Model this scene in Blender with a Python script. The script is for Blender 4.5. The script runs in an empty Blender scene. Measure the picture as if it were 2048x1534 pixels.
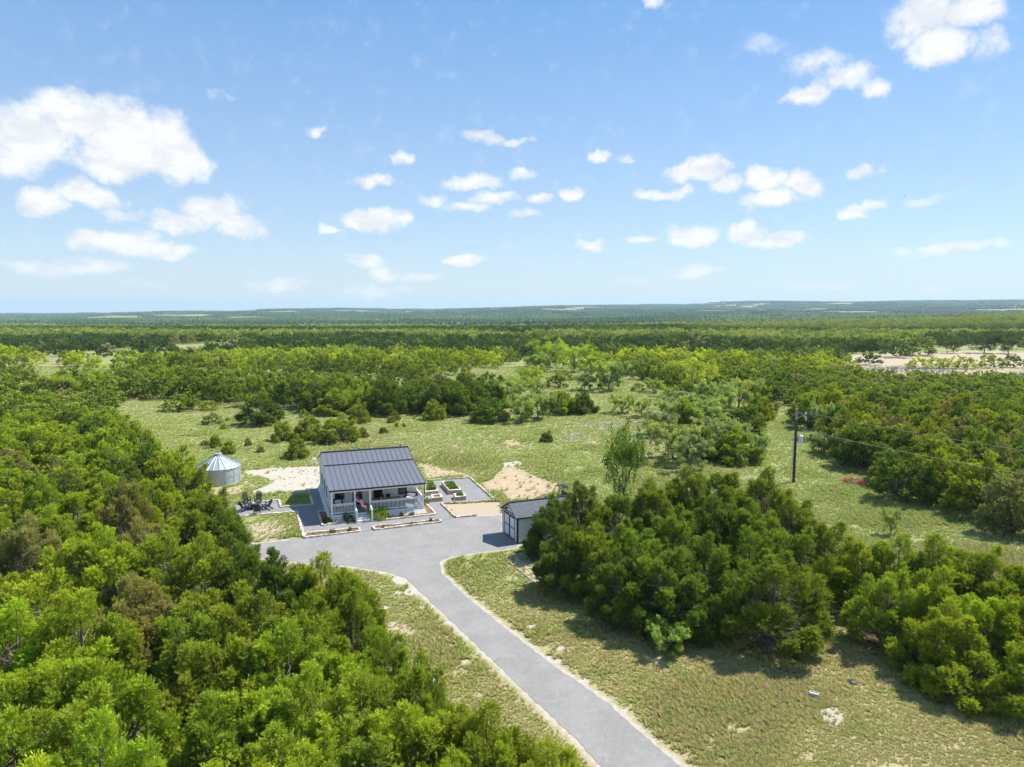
import bpy, math, random
import numpy as np
from mathutils import Vector, Matrix
from mathutils.geometry import tessellate_polygon

random.seed(7); RNG = np.random.default_rng(7)
S = bpy.context.scene
COL = S.collection
R = math.radians

# ------------------------------------------------------------------ camera
F_PX, HCAM = 1401.0, 18.5
PITCH = math.atan((767-612)/F_PX)
cam_d = bpy.data.cameras.new('camera'); cam = bpy.data.objects.new('camera', cam_d); COL.objects.link(cam)
cam.location = (0, 0, HCAM); cam.rotation_euler = (R(90)-PITCH, 0, 0)
cam_d.sensor_width = 36; cam_d.lens = F_PX/2048*36; cam_d.clip_start = .3; cam_d.clip_end = 30000
S.camera = cam
S.view_settings.view_transform = 'Standard'; S.view_settings.look = 'None'
S.view_settings.exposure = 1.24; S.view_settings.gamma = 1
S.cycles.max_bounces = 8; S.cycles.diffuse_bounces = 5; S.cycles.transmission_bounces = 5
S.cycles.transparent_max_bounces = 4; S.cycles.volume_bounces = 0
S.cycles.use_adaptive_sampling = True

# sun stands to the right and a little beyond the scene, 53 degrees up
SUN = Vector((1.62, .80, 2.40)).normalized()
sd = bpy.data.lights.new('sun', 'SUN'); sd.energy = 3.8; sd.angle = R(.6); sd.color = (1, .95, .87)
so = bpy.data.objects.new('sun', sd); COL.objects.link(so)
so.rotation_euler = (-SUN).to_track_quat('-Z', 'Y').to_euler(); so.location = SUN*300

def pray(px, py):
    a = (px-1024)/F_PX; b = -(py-767)/F_PX
    return Vector((a, math.cos(PITCH)+b*math.sin(PITCH), -math.sin(PITCH)+b*math.cos(PITCH)))
def P(px, py, z=0.):
    r = pray(px, py); t = (z-HCAM)/r.z
    return Vector((r.x*t, r.y*t, z))

# ------------------------------------------------------------------ node helpers
class NT:
    def __init__(s, nt): s.nt = nt; s.n = nt.nodes; s.l = nt.links
    def new(s, t, **k):
        n = s.n.new(t)
        for a, b in k.items(): setattr(n, a, b)
        return n
    def put(s, sock, v):
        if isinstance(v, bpy.types.NodeSocket): s.l.new(v, sock)
        elif v is not None: sock.default_value = v
    def math(s, op, a, b=None, c=None, clamp=False):
        n = s.new('ShaderNodeMath', operation=op, use_clamp=clamp)
        for i, v in enumerate((a, b, c)):
            if v is not None: s.put(n.inputs[i], v)
        return n.outputs[0]
    def vm(s, op, a, b=None, c=None):
        n = s.new('ShaderNodeVectorMath', operation=op)
        for i, v in enumerate((a, b, c)):
            if v is not None: s.put(n.inputs[i], v)
        return n.outputs['Value'] if op in ('LENGTH', 'DOT_PRODUCT', 'DISTANCE') else n.outputs[0]
    def noise(s, vec, scale, detail=3, rough=.55, dist=0.):
        n = s.new('ShaderNodeTexNoise'); s.put(n.inputs['Vector'], vec)
        n.inputs['Scale'].default_value = scale; n.inputs['Detail'].default_value = detail
        n.inputs['Roughness'].default_value = rough; n.inputs['Distortion'].default_value = dist
        return n.outputs['Fac']
    def smooth(s, v, a, b, lo=0., hi=1.):
        n = s.new('ShaderNodeMapRange', interpolation_type='SMOOTHSTEP'); s.put(n.inputs[0], v)
        n.inputs[1].default_value = a; n.inputs[2].default_value = b
        n.inputs[3].default_value = lo; n.inputs[4].default_value = hi
        return n.outputs[0]
    def mix(s, f, a, b, blend='MIX'):
        n = s.new('ShaderNodeMix', data_type='RGBA', blend_type=blend)
        s.put(n.inputs[0], f)
        for i, v in ((6, a), (7, b)):
            if isinstance(v, tuple) and len(v) == 3: v = (*v, 1)
            s.put(n.inputs[i], v)
        return n.outputs[2]
    def attr(s, name, out='Fac', t='GEOMETRY'):
        n = s.new('ShaderNodeAttribute', attribute_name=name, attribute_type=t); return n.outputs[out]
    def pos(s): return s.new('ShaderNodeNewGeometry').outputs['Position']
    def obj(s): return s.new('ShaderNodeTexCoord').outputs['Object']
    def bump(s, h, strength=.3, dist=.02):
        n = s.new('ShaderNodeBump'); s.put(n.inputs['Height'], h)
        n.inputs['Strength'].default_value = strength; n.inputs['Distance'].default_value = dist
        return n.outputs[0]

def newmat(name):
    m = bpy.data.materials.new(name); m.use_nodes = True; m.node_tree.nodes.clear()
    t = NT(m.node_tree); out = t.new('ShaderNodeOutputMaterial'); return m, t, out
def principled(t, out, col, rough=.7, metal=0., spec=.4, normal=None):
    b = t.new('ShaderNodeBsdfPrincipled')
    t.put(b.inputs['Base Color'], (*col, 1) if isinstance(col, tuple) and len(col) == 3 else col)
    t.put(b.inputs['Roughness'], rough); t.put(b.inputs['Metallic'], metal)
    t.put(b.inputs['Specular IOR Level'], spec)
    if normal is not None: t.l.new(normal, b.inputs['Normal'])
    t.l.new(b.outputs[0], out.inputs['Surface']); return b
def simple(name, col, rough=.7, metal=0., var=.18, scale=6., bump=.15, spec=.35, dirt=None):
    m, t, out = newmat(name)
    v = t.obj(); n = t.noise(v, scale, 5, .6); n2 = t.noise(v, scale*7, 3, .6)
    lo = tuple(c*(1-var) for c in col); hi = tuple(min(1, c*(1+var)) for c in col)
    c = t.mix(n, lo, hi); c = t.mix(t.smooth(n2, .35, .75, 0, .35), c, tuple(x*.8 for x in col))
    if dirt: c = t.mix(t.smooth(t.noise(v, 1.3, 5, .6), .5, .75, 0, .5), c, dirt)
    principled(t, out, c, rough, metal, spec, t.bump(n2, bump, .01)); return m

# ------------------------------------------------------------------ world: daylight sky with fair-weather cumulus
def build_world():
    w = bpy.data.worlds.new('World'); S.world = w; w.use_nodes = True
    t = NT(w.node_tree); t.n.clear()
    out = t.new('ShaderNodeOutputWorld'); bg = t.new('ShaderNodeBackground')
    sky = t.new('ShaderNodeTexSky', sky_type='NISHITA'); sky.sun_disc = False
    sky.sun_elevation = math.asin(SUN.z); sky.sun_rotation = math.atan2(SUN.x, SUN.y)
    sky.air_density = 1.1; sky.dust_density = .3; sky.ozone_density = 2.2; sky.altitude = 200
    d = t.vm('NORMALIZE', t.new('ShaderNodeTexCoord').outputs['Generated'])
    sp = t.new('ShaderNodeSeparateXYZ'); t.l.new(d, sp.inputs[0])
    az = t.math('ARCTAN2', sp.outputs[0], sp.outputs[1]); el = t.math('ARCSINE', sp.outputs[2])
    cb = t.new('ShaderNodeCombineXYZ'); t.l.new(az, cb.inputs[0]); t.l.new(el, cb.inputs[1])
    # soft pale air toward the horizon, the same all the way round
    base = t.mix(1., sky.outputs[0], (SKYMUL[0], SKYMUL[1], SKYMUL[2]), 'MULTIPLY')
    grad = t.mix(t.math('POWER', t.math('MULTIPLY_ADD', el, -1.9, 1.0, clamp=True), 1.35), ZENITH, HORIZON)
    grad = t.mix(t.smooth(el, .5, 1.3), grad, (.55, 1.1, 2.2)); base = t.mix(.72, base, grad)
    base = t.mix(t.smooth(el, .10, -.01, 0, .5), base, HORIZON)
    # domain warp so the heaps get billowed outlines
    wn = t.new('ShaderNodeTexNoise'); t.l.new(d, wn.inputs['Vector']); wn.inputs['Scale'].default_value = 16
    wn.inputs['Detail'].default_value = 5; wn.inputs['Roughness'].default_value = .62
    wv = t.vm('MULTIPLY', t.vm('SUBTRACT', wn.outputs['Color'], (.5, .5, .5)), (.075, .042, 0))
    p = t.vm('ADD', cb.outputs[0], wv)
    acc = None
    for (px, py, rx, ry, s) in CLOUDS:
        if s < .6: s *= 1.4; rx *= 1.2; ry *= 1.25
        r = pray(px, py).normalized(); a0 = math.atan2(r.x, r.y); e0 = math.asin(r.z)
        r2 = pray(px+rx, py).normalized(); r3 = pray(px, py-ry).normalized()
        ra = abs(math.atan2(r2.x, r2.y)-a0)*1.42; re = abs(math.asin(r3.z)-e0)*1.42
        q = t.vm('MULTIPLY_ADD', p, (1/ra, 1/re, 0), (-a0/ra, -e0/re, 0))
        v = t.math('MULTIPLY_ADD', t.vm('DOT_PRODUCT', q, q), -s, s)
        acc = v if acc is None else t.math('MAXIMUM', acc, v)
    # clouds go on outside the frame, added more densely there for whiter fill light
    flat = t.vm('DIVIDE', d, None); 
    t.l.new(t.math('MAXIMUM', t.math('ADD', sp.outputs[2], .12), .05), None) if False else None
    cz = t.new('ShaderNodeCombineXYZ'); zz = t.math('MAXIMUM', t.math('ADD', sp.outputs[2], .12), .05)
    for i in range(3): t.l.new(zz, cz.inputs[i])
    flat = t.vm('DIVIDE', d, cz.outputs[0])
    gen = t.smooth(t.noise(flat, 1.7, 5, .6), .50, .66, 0, .95)
    outside = t.math('MAXIMUM', t.smooth(t.math('ABSOLUTE', az), .72, .85), t.smooth(el, .48, .60))
    outside = t.math('MULTIPLY', outside, t.smooth(el, .0, .08))
    acc = t.math('MAXIMUM', acc, t.math('MULTIPLY', gen, outside))
    fine = t.noise(d, 42, 6, .62)
    dens = t.math('ADD', acc, t.math('MULTIPLY', t.math('SUBTRACT', fine, .5), 1.15))
    mask = t.smooth(dens, .0, .85)
    mask = t.math('MULTIPLY', mask, t.smooth(acc, -.35, .16))
    mask = t.math('MULTIPLY', mask, t.smooth(el, -.01, .10, .7, .97))
    body = t.math('SUBTRACT', t.noise(t.vm('MULTIPLY', d, (1, 1, 2.4)), 20, 4, .5), t.math('MULTIPLY', t.math('SUBTRACT', fine, .5), .5))
    ccol = t.mix(t.smooth(body, .4, .7), CLOUD_W, CLOUD_G)
    c = t.mix(mask, base, ccol)
    t.l.new(c, bg.inputs[0]); bg.inputs[1].default_value = SKYSTR
    t.l.new(bg.outputs[0], out.inputs[0])
SKYSTR = .15; HAZE_D = 8.5e-5
SKYMUL = (.36, .49, .60)
HORIZON = (1.90, 2.18, 2.44); ZENITH = (.36, 1.02, 2.10)
CLOUD_W = (2.88, 2.9, 2.92); CLOUD_G = (2.38, 2.48, 2.64)
CLOUDS = [(60,270,80,55,1),(150,240,80,45,1),(230,262,95,58,1),(310,275,75,52,1),(345,322,62,38,1),(235,325,85,34,1),(25,315,50,28,.55),
 (90,402,46,26,.9),(155,382,38,22,.9),(205,396,48,22,.9),(250,430,34,13,.7),
 (425,422,62,30,1),(355,445,50,20,.9),(485,452,46,22,1),(185,483,48,20,.95),(262,486,58,24,1),(335,498,44,15,.9),(150,535,75,14,.45),
 (742,440,46,22,.95),(800,435,20,14,.7),(730,527,38,14,.75),(768,550,34,11,.65),(945,364,48,15,.85),(985,395,50,10,.7),(1042,350,32,13,.7),(932,412,34,8,.5),
 (965,270,40,12,.75),(1025,272,36,8,.6),(1150,385,26,15,.95),(1395,340,52,22,.95),(1325,384,50,12,.8),(1452,366,34,14,.7),
 (1535,352,42,22,1),(1612,362,36,22,1),(1550,396,58,18,1),(1380,476,46,22,1),(1500,464,42,20,.95),(1565,476,36,13,.85),(930,528,27,11,.9),
 (1730,352,28,13,.75),(1705,423,30,12,.75),(1745,410,24,7,.55),(1198,312,22,9,.7),(1245,312,14,7,.4),(1187,494,24,9,.7),
 (1850,25,64,52,1),(1935,18,62,36,.9),(1880,88,48,34,1),(1962,92,26,24,.4),(1700,150,54,20,.5),(1640,125,46,18,.32),(1752,172,34,20,.7),(1665,165,30,14,.5),(1612,195,34,14,.55),
 (1535,88,28,16,.3),(1300,10,22,16,.6),(560,570,42,11,.5),(755,582,50,9,.42),(1390,543,48,8,.45),(1900,494,86,7,.45),(1868,397,40,7,.35),
 (1270,571,30,7,.35),(842,560,34,8,.45),(638,262,15,9,.7),(656,461,13,8,.5),(1080,397,18,7,.45),(1050,432,24,7,.55),(868,396,24,7,.4),
 (755,363,38,9,.5),(806,321,15,10,.45),(437,197,20,7,.3),(1280,482,25,6,.4),(60,525,40,6,.3),(300,570,40,6,.35),(1650,570,60,5,.3),(1870,570,26,6,.3)]
build_world()

# ------------------------------------------------------------------ mesh helpers
def link(name, me, mat=None, parent=None, loc=None, rot=None):
    o = bpy.data.objects.new(name, me); COL.objects.link(o)
    if mat is not None and me is not None:
        for mm in (mat if isinstance(mat, (list, tuple)) else [mat]): me.materials.append(mm)
    if parent is not None: o.parent = parent
    if loc is not None: o.location = loc
    if rot is not None: o.rotation_euler = rot
    return o
def tag(o, label=None, cat=None, group=None, kind=None):
    if label: o['label'] = label
    if cat: o['category'] = cat
    if group: o['group'] = group
    if kind: o['kind'] = kind
    return o
def empty(name, loc=(0, 0, 0), rz=0., label=None, cat=None, group=None):
    o = bpy.data.objects.new(name, None); COL.objects.link(o); o.location = loc
    o.rotation_euler = (0, 0, rz); o.empty_display_size = .3
    return tag(o, label, cat, group)
class MB:
    def __init__(s): s.v = []; s.f = []; s.m = []
    def add(s, vs, fs, mi=0):
        b = len(s.v); s.v += [tuple(v) for v in vs]; s.f += [tuple(b+i for i in f) for f in fs]; s.m += [mi]*len(fs); return s
    def box(s, x0, y0, z0, x1, y1, z1, mi=0, M=None):
        vs = [Vector(p) for p in ((x0,y0,z0),(x1,y0,z0),(x1,y1,z0),(x0,y1,z0),(x0,y0,z1),(x1,y0,z1),(x1,y1,z1),(x0,y1,z1))]
        if M is not None: vs = [M @ v for v in vs]
        return s.add(vs, [(0,3,2,1),(4,5,6,7),(0,1,5,4),(1,2,6,5),(2,3,7,6),(3,0,4,7)], mi)
    def tube(s, p, q, r0, r1=None, n=6, mi=0, cap=True):
        p = Vector(p); q = Vector(q); r1 = r0 if r1 is None else r1
        d = (q-p); 
        if d.length < 1e-6: return s
        d.normalize(); a = d.orthogonal().normalized(); b = d.cross(a)
        vs = []
        for c, r in ((p, r0), (q, r1)):
            for i in range(n):
                t = 2*math.pi*i/n; vs.append(c+a*(r*math.cos(t))+b*(r*math.sin(t)))
        fs = [(i, (i+1) % n, n+(i+1) % n, n+i) for i in range(n)]
        if cap: fs += [tuple(range(n-1, -1, -1)), tuple(range(n, 2*n))]
        return s.add(vs, fs, mi)
    def path(s, pts, rad, n=6, mi=0):
        pts = [Vector(p) for p in pts]; vs = []; m = len(pts); a = None
        for i, p in enumerate(pts):
            d = (pts[min(i+1, m-1)]-pts[max(i-1, 0)]).normalized()
            a = d.orthogonal().normalized() if a is None else (a-d*a.dot(d)).normalized(); b = d.cross(a)
            for k in range(n): t = 2*math.pi*k/n; vs.append(p+a*(rad[i]*math.cos(t))+b*(rad[i]*math.sin(t)))
        fs = [(i*n+k, i*n+(k+1) % n, (i+1)*n+(k+1) % n, (i+1)*n+k) for i in range(m-1) for k in range(n)]
        return s.add(vs, fs+[tuple(range(n-1, -1, -1)), tuple(range((m-1)*n, m*n))], mi)
    def bar(s, p, q, w, h, mi=0, up=(0, 0, 1)):
        p = Vector(p); q = Vector(q); d = (q-p).normalized(); u = Vector(up)
        a = d.cross(u)
        a = a.normalized() if a.length > 1e-4 else Vector((1, 0, 0)); b = a.cross(d).normalized()
        vs = [c+a*(i*w/2)+b*(j*h/2) for c in (p, q) for i, j in ((-1,-1),(1,-1),(1,1),(-1,1))]
        return s.add(vs, [(3,2,1,0),(4,5,6,7),(0,1,5,4),(1,2,6,5),(2,3,7,6),(3,0,4,7)], mi)
    def lathe(s, prof, n=24, c=(0, 0), mi=0):
        vs = []; k = len(prof)
        for i in range(n):
            t = 2*math.pi*i/n
            for r, z in prof: vs.append((c[0]+r*math.cos(t), c[1]+r*math.sin(t), z))
        fs = [(i*k+j, ((i+1) % n)*k+j, ((i+1) % n)*k+j+1, i*k+j+1) for i in range(n) for j in range(k-1)]
        return s.add(vs, fs, mi)
    def mesh(s, name, smooth=False):
        me = bpy.data.meshes.new(name); me.from_pydata(s.v, [], s.f)
        if any(s.m): me.polygons.foreach_set('material_index', s.m)
        if smooth: me.polygons.foreach_set('use_smooth', [True]*len(s.f))
        me.update(); return me
    def build(s, name, mat, parent=None, loc=None, rot=None, smooth=False):
        return link(name, s.mesh(name, smooth), mat, parent, loc, rot)
def bevel(o, w=.01, seg=1):
    b = o.modifiers.new('bevel', 'BEVEL'); b.width = w; b.segments = seg; b.limit_method = 'ANGLE'; return o
def np_mesh(name, V, Fc, attrs=None, smooth=False):
    """V (n,3), Fc (m,k) all faces with k corners; attrs {name: (domain, array)}"""
    me = bpy.data.meshes.new(name); V = np.ascontiguousarray(V, dtype=np.float32); Fc = np.ascontiguousarray(Fc, dtype=np.int32)
    m, k = Fc.shape
    me.vertices.add(len(V)); me.vertices.foreach_set('co', V.ravel())
    me.loops.add(m*k); me.loops.foreach_set('vertex_index', Fc.ravel())
    me.polygons.add(m); me.polygons.foreach_set('loop_start', np.arange(0, m*k, k, dtype=np.int32))
    me.update(calc_edges=True)
    if smooth: me.polygons.foreach_set('use_smooth', np.ones(m, dtype=bool))
    for an, (dom, arr) in (attrs or {}).items():
        if arr.ndim == 2:
            a = me.attributes.new(an, 'FLOAT_COLOR', dom); a.data.foreach_set('color', arr.astype(np.float32).ravel())
        else:
            a = me.attributes.new(an, 'FLOAT', dom); a.data.foreach_set('value', arr.astype(np.float32))
    return me
# ------------------------------------------------------------------ numpy value noise and polygon tests
_G = np.random.default_rng(3).random((256, 256))
def vnoise(x, y):
    x = np.asarray(x, float); y = np.asarray(y, float)
    xi = np.floor(x).astype(int); yi = np.floor(y).astype(int); fx = x-xi; fy = y-yi
    fx = fx*fx*(3-2*fx); fy = fy*fy*(3-2*fy)
    g = lambda a, b: _G[a & 255, b & 255]
    return (g(xi,yi)*(1-fx)+g(xi+1,yi)*fx)*(1-fy)+(g(xi,yi+1)*(1-fx)+g(xi+1,yi+1)*fx)*fy
def fbm(x, y, o=4):
    s = 0; a = .5; n = 0
    for i in range(o): s = s+a*vnoise(x+17*i, y+31*i); n += a; x = x*2.03; y = y*2.03; a *= .5
    return s/n
def inpoly(x, y, poly):
    x = np.asarray(x, float); y = np.asarray(y, float); r = np.zeros(x.shape, bool); n = len(poly)
    for i in range(n):
        x0, y0 = poly[i][:2]; x1, y1 = poly[(i+1) % n][:2]
        if y0 == y1: continue
        c = ((y0 > y) != (y1 > y)) & (x < (x1-x0)*(y-y0)/(y1-y0)+x0); r ^= c
    return r
def polydist(x, y, poly, closed=True):
    d = np.full(np.shape(x), 1e9); n = len(poly)
    for i in range(n if closed else n-1):
        ax, ay = poly[i][:2]; bx, by = poly[(i+1) % n][:2]; L = (bx-ax)**2+(by-ay)**2+1e-12
        t = np.clip(((x-ax)*(bx-ax)+(y-ay)*(by-ay))/L, 0, 1)
        d = np.minimum(d, np.hypot(x-ax-t*(bx-ax), y-ay-t*(by-ay)))
    return d
def sdf(x, y, poly): 
    d = polydist(x, y, poly); return np.where(inpoly(x, y, poly), d, -d)
def W(pts, z=0.): return [tuple(P(a, b, z)[:2]) for a, b in pts]

# ------------------------------------------------------------------ terrain height
_cols = np.array([-700, 0, 512, 1024, 1536, 2048, 2748.])
_dist = np.array([250, 400, 600, 850, 1300, 1900, 2700, 3700, 4800, 5800, 7500, 12000.])
_app = np.array([  # where the ground of that distance is seen (photo rows)
 [0]*7, [0]*7,
 [663, 663, 663, 663, 660, 652, 648],
 [660, 660, 660, 660, 650, 633, 629],
 [654, 654, 652, 650, 646, 634, 632],
 [647, 647, 643, 640, 636, 631, 630],
 [639, 639, 635, 630, 624, 621, 620],
 [633, 633, 627.5, 620.5, 615.5, 612, 611],
 [631.5, 631.5, 624, 616.5, 609.5, 605, 604],
 [631, 631, 624, 615.5, 607.5, 601.5, 600],
 [632, 632, 628, 621, 614, 610, 610],
 [634, 634, 632, 628, 622, 620, 620]])
_zt = HCAM-(_app-612)/F_PX*_dist[:, None]; _zt[:2] = 0
def hz(x, y):
    x = np.asarray(x, float); y = np.asarray(y, float)
    yy = np.maximum(y, 1.); px = 1024+F_PX*x/np.maximum(yy, np.abs(x)*.6+1); d = np.maximum(y, 0)
    ci = np.clip(np.interp(px, _cols, np.arange(7)), 0, 5.999); di = np.clip(np.interp(d, _dist, np.arange(12)), 0, 10.999)
    c0 = ci.astype(int); d0 = di.astype(int); cf = ci-c0; df = di-d0; df = df*df*(3-2*df)*.5+df*.5
    z = (_zt[d0,c0]*(1-cf)+_zt[d0,c0+1]*cf)*(1-df)+(_zt[d0+1,c0]*(1-cf)+_zt[d0+1,c0+1]*cf)*df
    z = z+np.clip((d-230)/200, 0, 1)*(fbm(x/130+2, y/90, 2)-.5)*4
    amp = np.clip((d-450)/1500, 0, 1)
    z = z+amp*((fbm(x/420, y/420, 3)-.5)*16+(fbm(x/1500+5, y/1500, 2)-.5)*14+np.clip((d-2300)/1500, 0, 1)*(fbm(x/700+15, y/2200, 3)-.5)*42)
    return z

# ------------------------------------------------------------------ paved and bare ground outlines (positions on the ground)
DRIVE = W([(1262,1600),(1205,1534),(1147,1474),(1048,1381),(959,1296),(873,1214),(839,1183),(812,1156),(770,1143),(696,1132),(640,1128),(560,1122),(500,1112),(480,1100),(497,1090),
 (545,1084),(608,1077),(665,1070),(720,1064),(748,1061),(815,1052),(882,1044),(884,1042),(911,1037),(955,1033),(1003,1030),(1004,1064),(1036,1088),(1034,1094),(1000,1100),(960,1104),(905,1113),(880,1123),(884,1146),
 (925,1187),(1027,1269),(1119,1340),(1215,1405),(1300,1482),(1362,1534),(1440,1600)])
PATH_L = W([(615,977),(641,976),(668,1036),(702,1032),(845,1018),(851,1003),(851,987),(853,963),(940,956),(991,1002),(882.5,1007.6),(910,1036),(884,1042),(748,1060.5),(720,1063.5),(608,1076),(594,1024),(497,1032),(470,1034),(466,1010),(479,1009),(558,1001),(562,1015.5),(626,1010)])
TANRECT = W([(888,1009),(1002,1003),(1003,1030),(913,1036)])
CALI = [W([(490,941),(560,935),(645,932),(645,976),(600,982),(560,984),(512,990),(500,984),(530,972),(548,962),(520,952),(488,948)]),
        W([(1000,927),(1040,921),(1048,930),(1010,934)]), W([(1640,1418),(1675,1412),(1692,1440),(1668,1456),(1645,1442)]),
        W([(462,1076),(500,1068),(498,1086),(466,1092)])]
CALI += [W([(a+r*1.15*math.cos(k), b+r*.6*math.sin(k+.3*math.cos(5*k+a))) for k in [j*math.pi/4 for j in range(8)]]) for a, b, r in
         [(770,1140,14),(800,1160,16),(822,1185,13),(845,1215,9),(795,1185,8),(905,1290,6),(932,1325,11),(880,1348,13),(868,1362,9),(1002,1405,7),(955,1390,9),(892,1245,5),(770,1215,9),
          (938,1160,8),(1062,1254,9),(1095,1275,6),(1122,1297,8),(1118,1322,9),(1098,1315,6),(1172,1362,8),(1178,1345,5),(1078,1300,6),(1150,1340,5),(1250,1420,6)]]
REDD = [W([(958,968),(985,958),(1000,940),(1022,931),(1042,938),(1060,947),(1082,956),(1115,966),(1126,984),(1085,990),(1062,1003),(1015,1001),(1005,985),(984,981)]), W([(850,918),(880,905),(905,893),(880,905),(860,922)]),
        W([(912,1138),(935,1122),(952,1128),(930,1142)]), W([(1170,882),(1195,880),(1192,890),(1172,888)]), W([(1010,880),(1035,878),(1040,890),(1015,892)]),
        W([(845,925),(880,935),(940,950),(850,958)]), W([(400,968),(440,978),(500,968),(490,955),(486,985),(420,1000)])]
TAN = [TANRECT, W([(500,1050),(560,1040),(585,1062),(560,1080),(510,1082)]), W([(760,1245),(800,1240),(840,1262),(820,1275),(780,1262)]), W([(565,984),(612,975),(614,990),(590,990)]),
       W([(1005,1108),(1080,1100),(1110,1180),(1060,1165)]), W([(1660,712),(1990,700),(2300,722),(2300,772),(1900,764),(1750,760),(1680,735)])]
TRACKS = [W([(1235,885),(1270,862),(1310,832),(1330,812),(1345,800)]), W([(1250,890),(1290,868),(1322,842),(1340,820),(1352,800)])]
FLOWER = [W([(1112,872),(1150,862),(1170,868),(1150,880),(1115,884)]), W([(1170,852),(1215,838),(1245,845),(1225,858),(1185,865)])]

TREES = []   # dicts: x,y,h,r,kind,tint,zone
def T(px, py, h, r, kind='juniper', tint=None, zone='', f=.93):      # by the place of the crown's top
    p = P(px, py, h*f); TREES.append(dict(x=p.x, y=p.y, h=h, r=r, kind=kind, tint=tint, zone=zone, px=px))
def B(px, py, h, wpx, kind='juniper', tint=None, zone=''):        # by the place of the foot on the ground
    p = P(px, py); r = wpx/2*p.y/F_PX; r *= 1.28 if 1310 < px < 1565 and py > 785 else 1.; h = max(h, r*(1.5 if kind != 'juniper' else 1.4)); p.y += r*.55; TREES.append(dict(x=p.x, y=p.y, h=h, r=r, kind=kind, tint=tint, zone=zone, px=px))
def inside_house(a, b): return a > 600 and b > 880
exec_order = None
# left foreground thicket: the trees along its edges and the ones one can tell apart
ZL = 'thicket left of driveway'
for a in [(556,1098,5.2,2.3,'dg'),(640,1108,5.0,2.2,'g'),(690,1135,4.6,2.0,'g'),(700,1185,4.2,1.9,'g'),(600,1190,5.2,2.5,'g'),(418,975,5.0,2.2,'dg'),(446,1016,4.6,2.0,'dg'),(400,985,5.0,2.4,'g'),
          (334,1035,5.6,2.7,'g'),(405,1075,5.4,2.6,'g'),(480,1085,5.0,2.0,'dg'),(205,1050,5.6,2.3,'yg'),(140,1060,5.4,2.3,'yg'),(52,1030,5.2,2.6,'gg'),(70,1130,5.3,2.6,'yg'),(157,1185,5.6,2.7,'bg'),(30,1200,5.2,2.6,'bg'),
          (260,1150,5.0,2.3,'gg'),(400,1165,5.0,2.4,'g'),(325,1180,4.6,2.2,'gg'),(395,1212,4.8,2.2,'g'),(485,1170,5.2,2.4,'g'),(574,1242,5.2,2.4,'yg'),(470,1255,5.0,2.3,'g'),(690,1265,5.0,2.3,'yg'),(757,1262,4.6,1.8,'g'),(383,1285,4.6,2.1,'g'),
          (522,1330,5.2,2.6,'yg'),(620,1345,5.4,2.6,'yg'),(720,1345,5.0,2.4,'g'),(825,1305,4.6,1.7,'g'),(800,1400,4.6,2.2,'yg'),(905,1400,4.2,1.7,'g'),(960,1425,4.0,1.6,'g'),(870,1470,4.3,2.0,'yg'),(35,1285,5.4,2.6,'bg'),(150,1290,5.4,2.5,'bg'),
          (122,1380,5.5,2.5,'g'),(225,1345,5.0,2.3,'bg'),(195,1445,5.8,2.5,'bg'),(20,1420,5.4,2.4,'yg'),(70,1515,5.2,2.2,'bg'),(430,1390,4.8,2.1,'g'),(500,1455,5.2,2.4,'yg'),(600,1450,5.4,2.5,'yg'),(700,1460,4.6,2.3,'g'),(300,1545,5.2,2.2,'bg'),
          (420,1535,5.0,2.3,'yg'),(550,1540,5.0,2.3,'yg'),(660,1545,4.8,2.3,'g'),(780,1530,4.6,2.1,'yg'),(900,1525,4.2,1.9,'g'),(985,1480,3.9,1.6,'g'),(1085,1500,3.6,1.5,'g'),(190,1560,5.2,2.4,'bg'),(990,1560,3.8,1.6,'yg')]:
    T(a[0]+(12 if a[0] > 730 else 0), a[1], a[2]*1.04, a[3]*1.04, 'juniper', a[4], ZL, .99)
LEFTZ = W([(-420,1700),(-420,850),(60,852),(130,838),(240,846),(300,870),(365,895),(392,930),(402,985),(440,1010),(450,1060),(430,1085),(300,1130),(250,1200),(150,1290),(100,1420),(60,1560),(-100,1700)], 4.5)
# right clump beside the shed, and the row running off to the right
ZR = 'clump right of shed'
for a in [(1100,1032,3.4,1.5,'dg'),(1112,992,4.6,2.0,'dg'),(1165,965,4.8,2.1,'dg'),(1130,1060,4.4,2.0,'dg'),(1230,980,4.9,2.3,'g'),(1190,1055,4.8,2.3,'g'),(1300,965,5.2,2.4,'g'),(1375,940,5.4,2.4,'g'),(1450,935,5.4,2.4,'g'),(1530,945,5.4,2.5,'g'),
          (1270,1050,5.2,2.5,'g'),(1350,1020,5.4,2.5,'g'),(1430,1000,5.4,2.6,'dg'),(1510,1010,5.4,2.6,'g'),(1590,990,5.4,2.5,'g'),(1650,1040,4.9,2.2,'g'),(1250,1110,4.4,2.1,'dg'),(1330,1095,5.2,2.6,'g'),(1410,1080,5.2,2.6,'g'),(1500,1070,5.3,2.4,'g'),
          (1590,1060,5.2,2.4,'g'),(1372,1140,4.0,1.9,'dg'),(1285,1140,3.4,1.6,'gg')]:
    T(*a[:4], 'juniper', {'g': 'mg'}.get(a[4], a[4]), ZR)
T(1545,1105,5.6,3.1,'juniper','mg','front of clump')
ZW = 'row at the right edge of the photo'
for a in [(1725,1075,4.8,2.3,'bg'),(1800,1080,4.9,2.4,'g'),(1780,1140,4.6,2.2,'g'),(1880,1080,4.8,2.4,'g'),(1960,1095,4.8,2.4,'g'),(1880,1150,4.7,2.4,'g'),(2045,1120,4.8,2.4,'g'),(1985,1190,4.6,2.3,'bg'),(2060,1200,4.6,2.3,'g'),(1900,1220,3.9,1.8,'g'),(2130,1150,4.8,2.5,'g'),(2120,1260,4.4,2.3,'g'),(1930,1295,2.6,1.6,'g')]:
    T(*a[:4], 'juniper', a[4], ZW)
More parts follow.
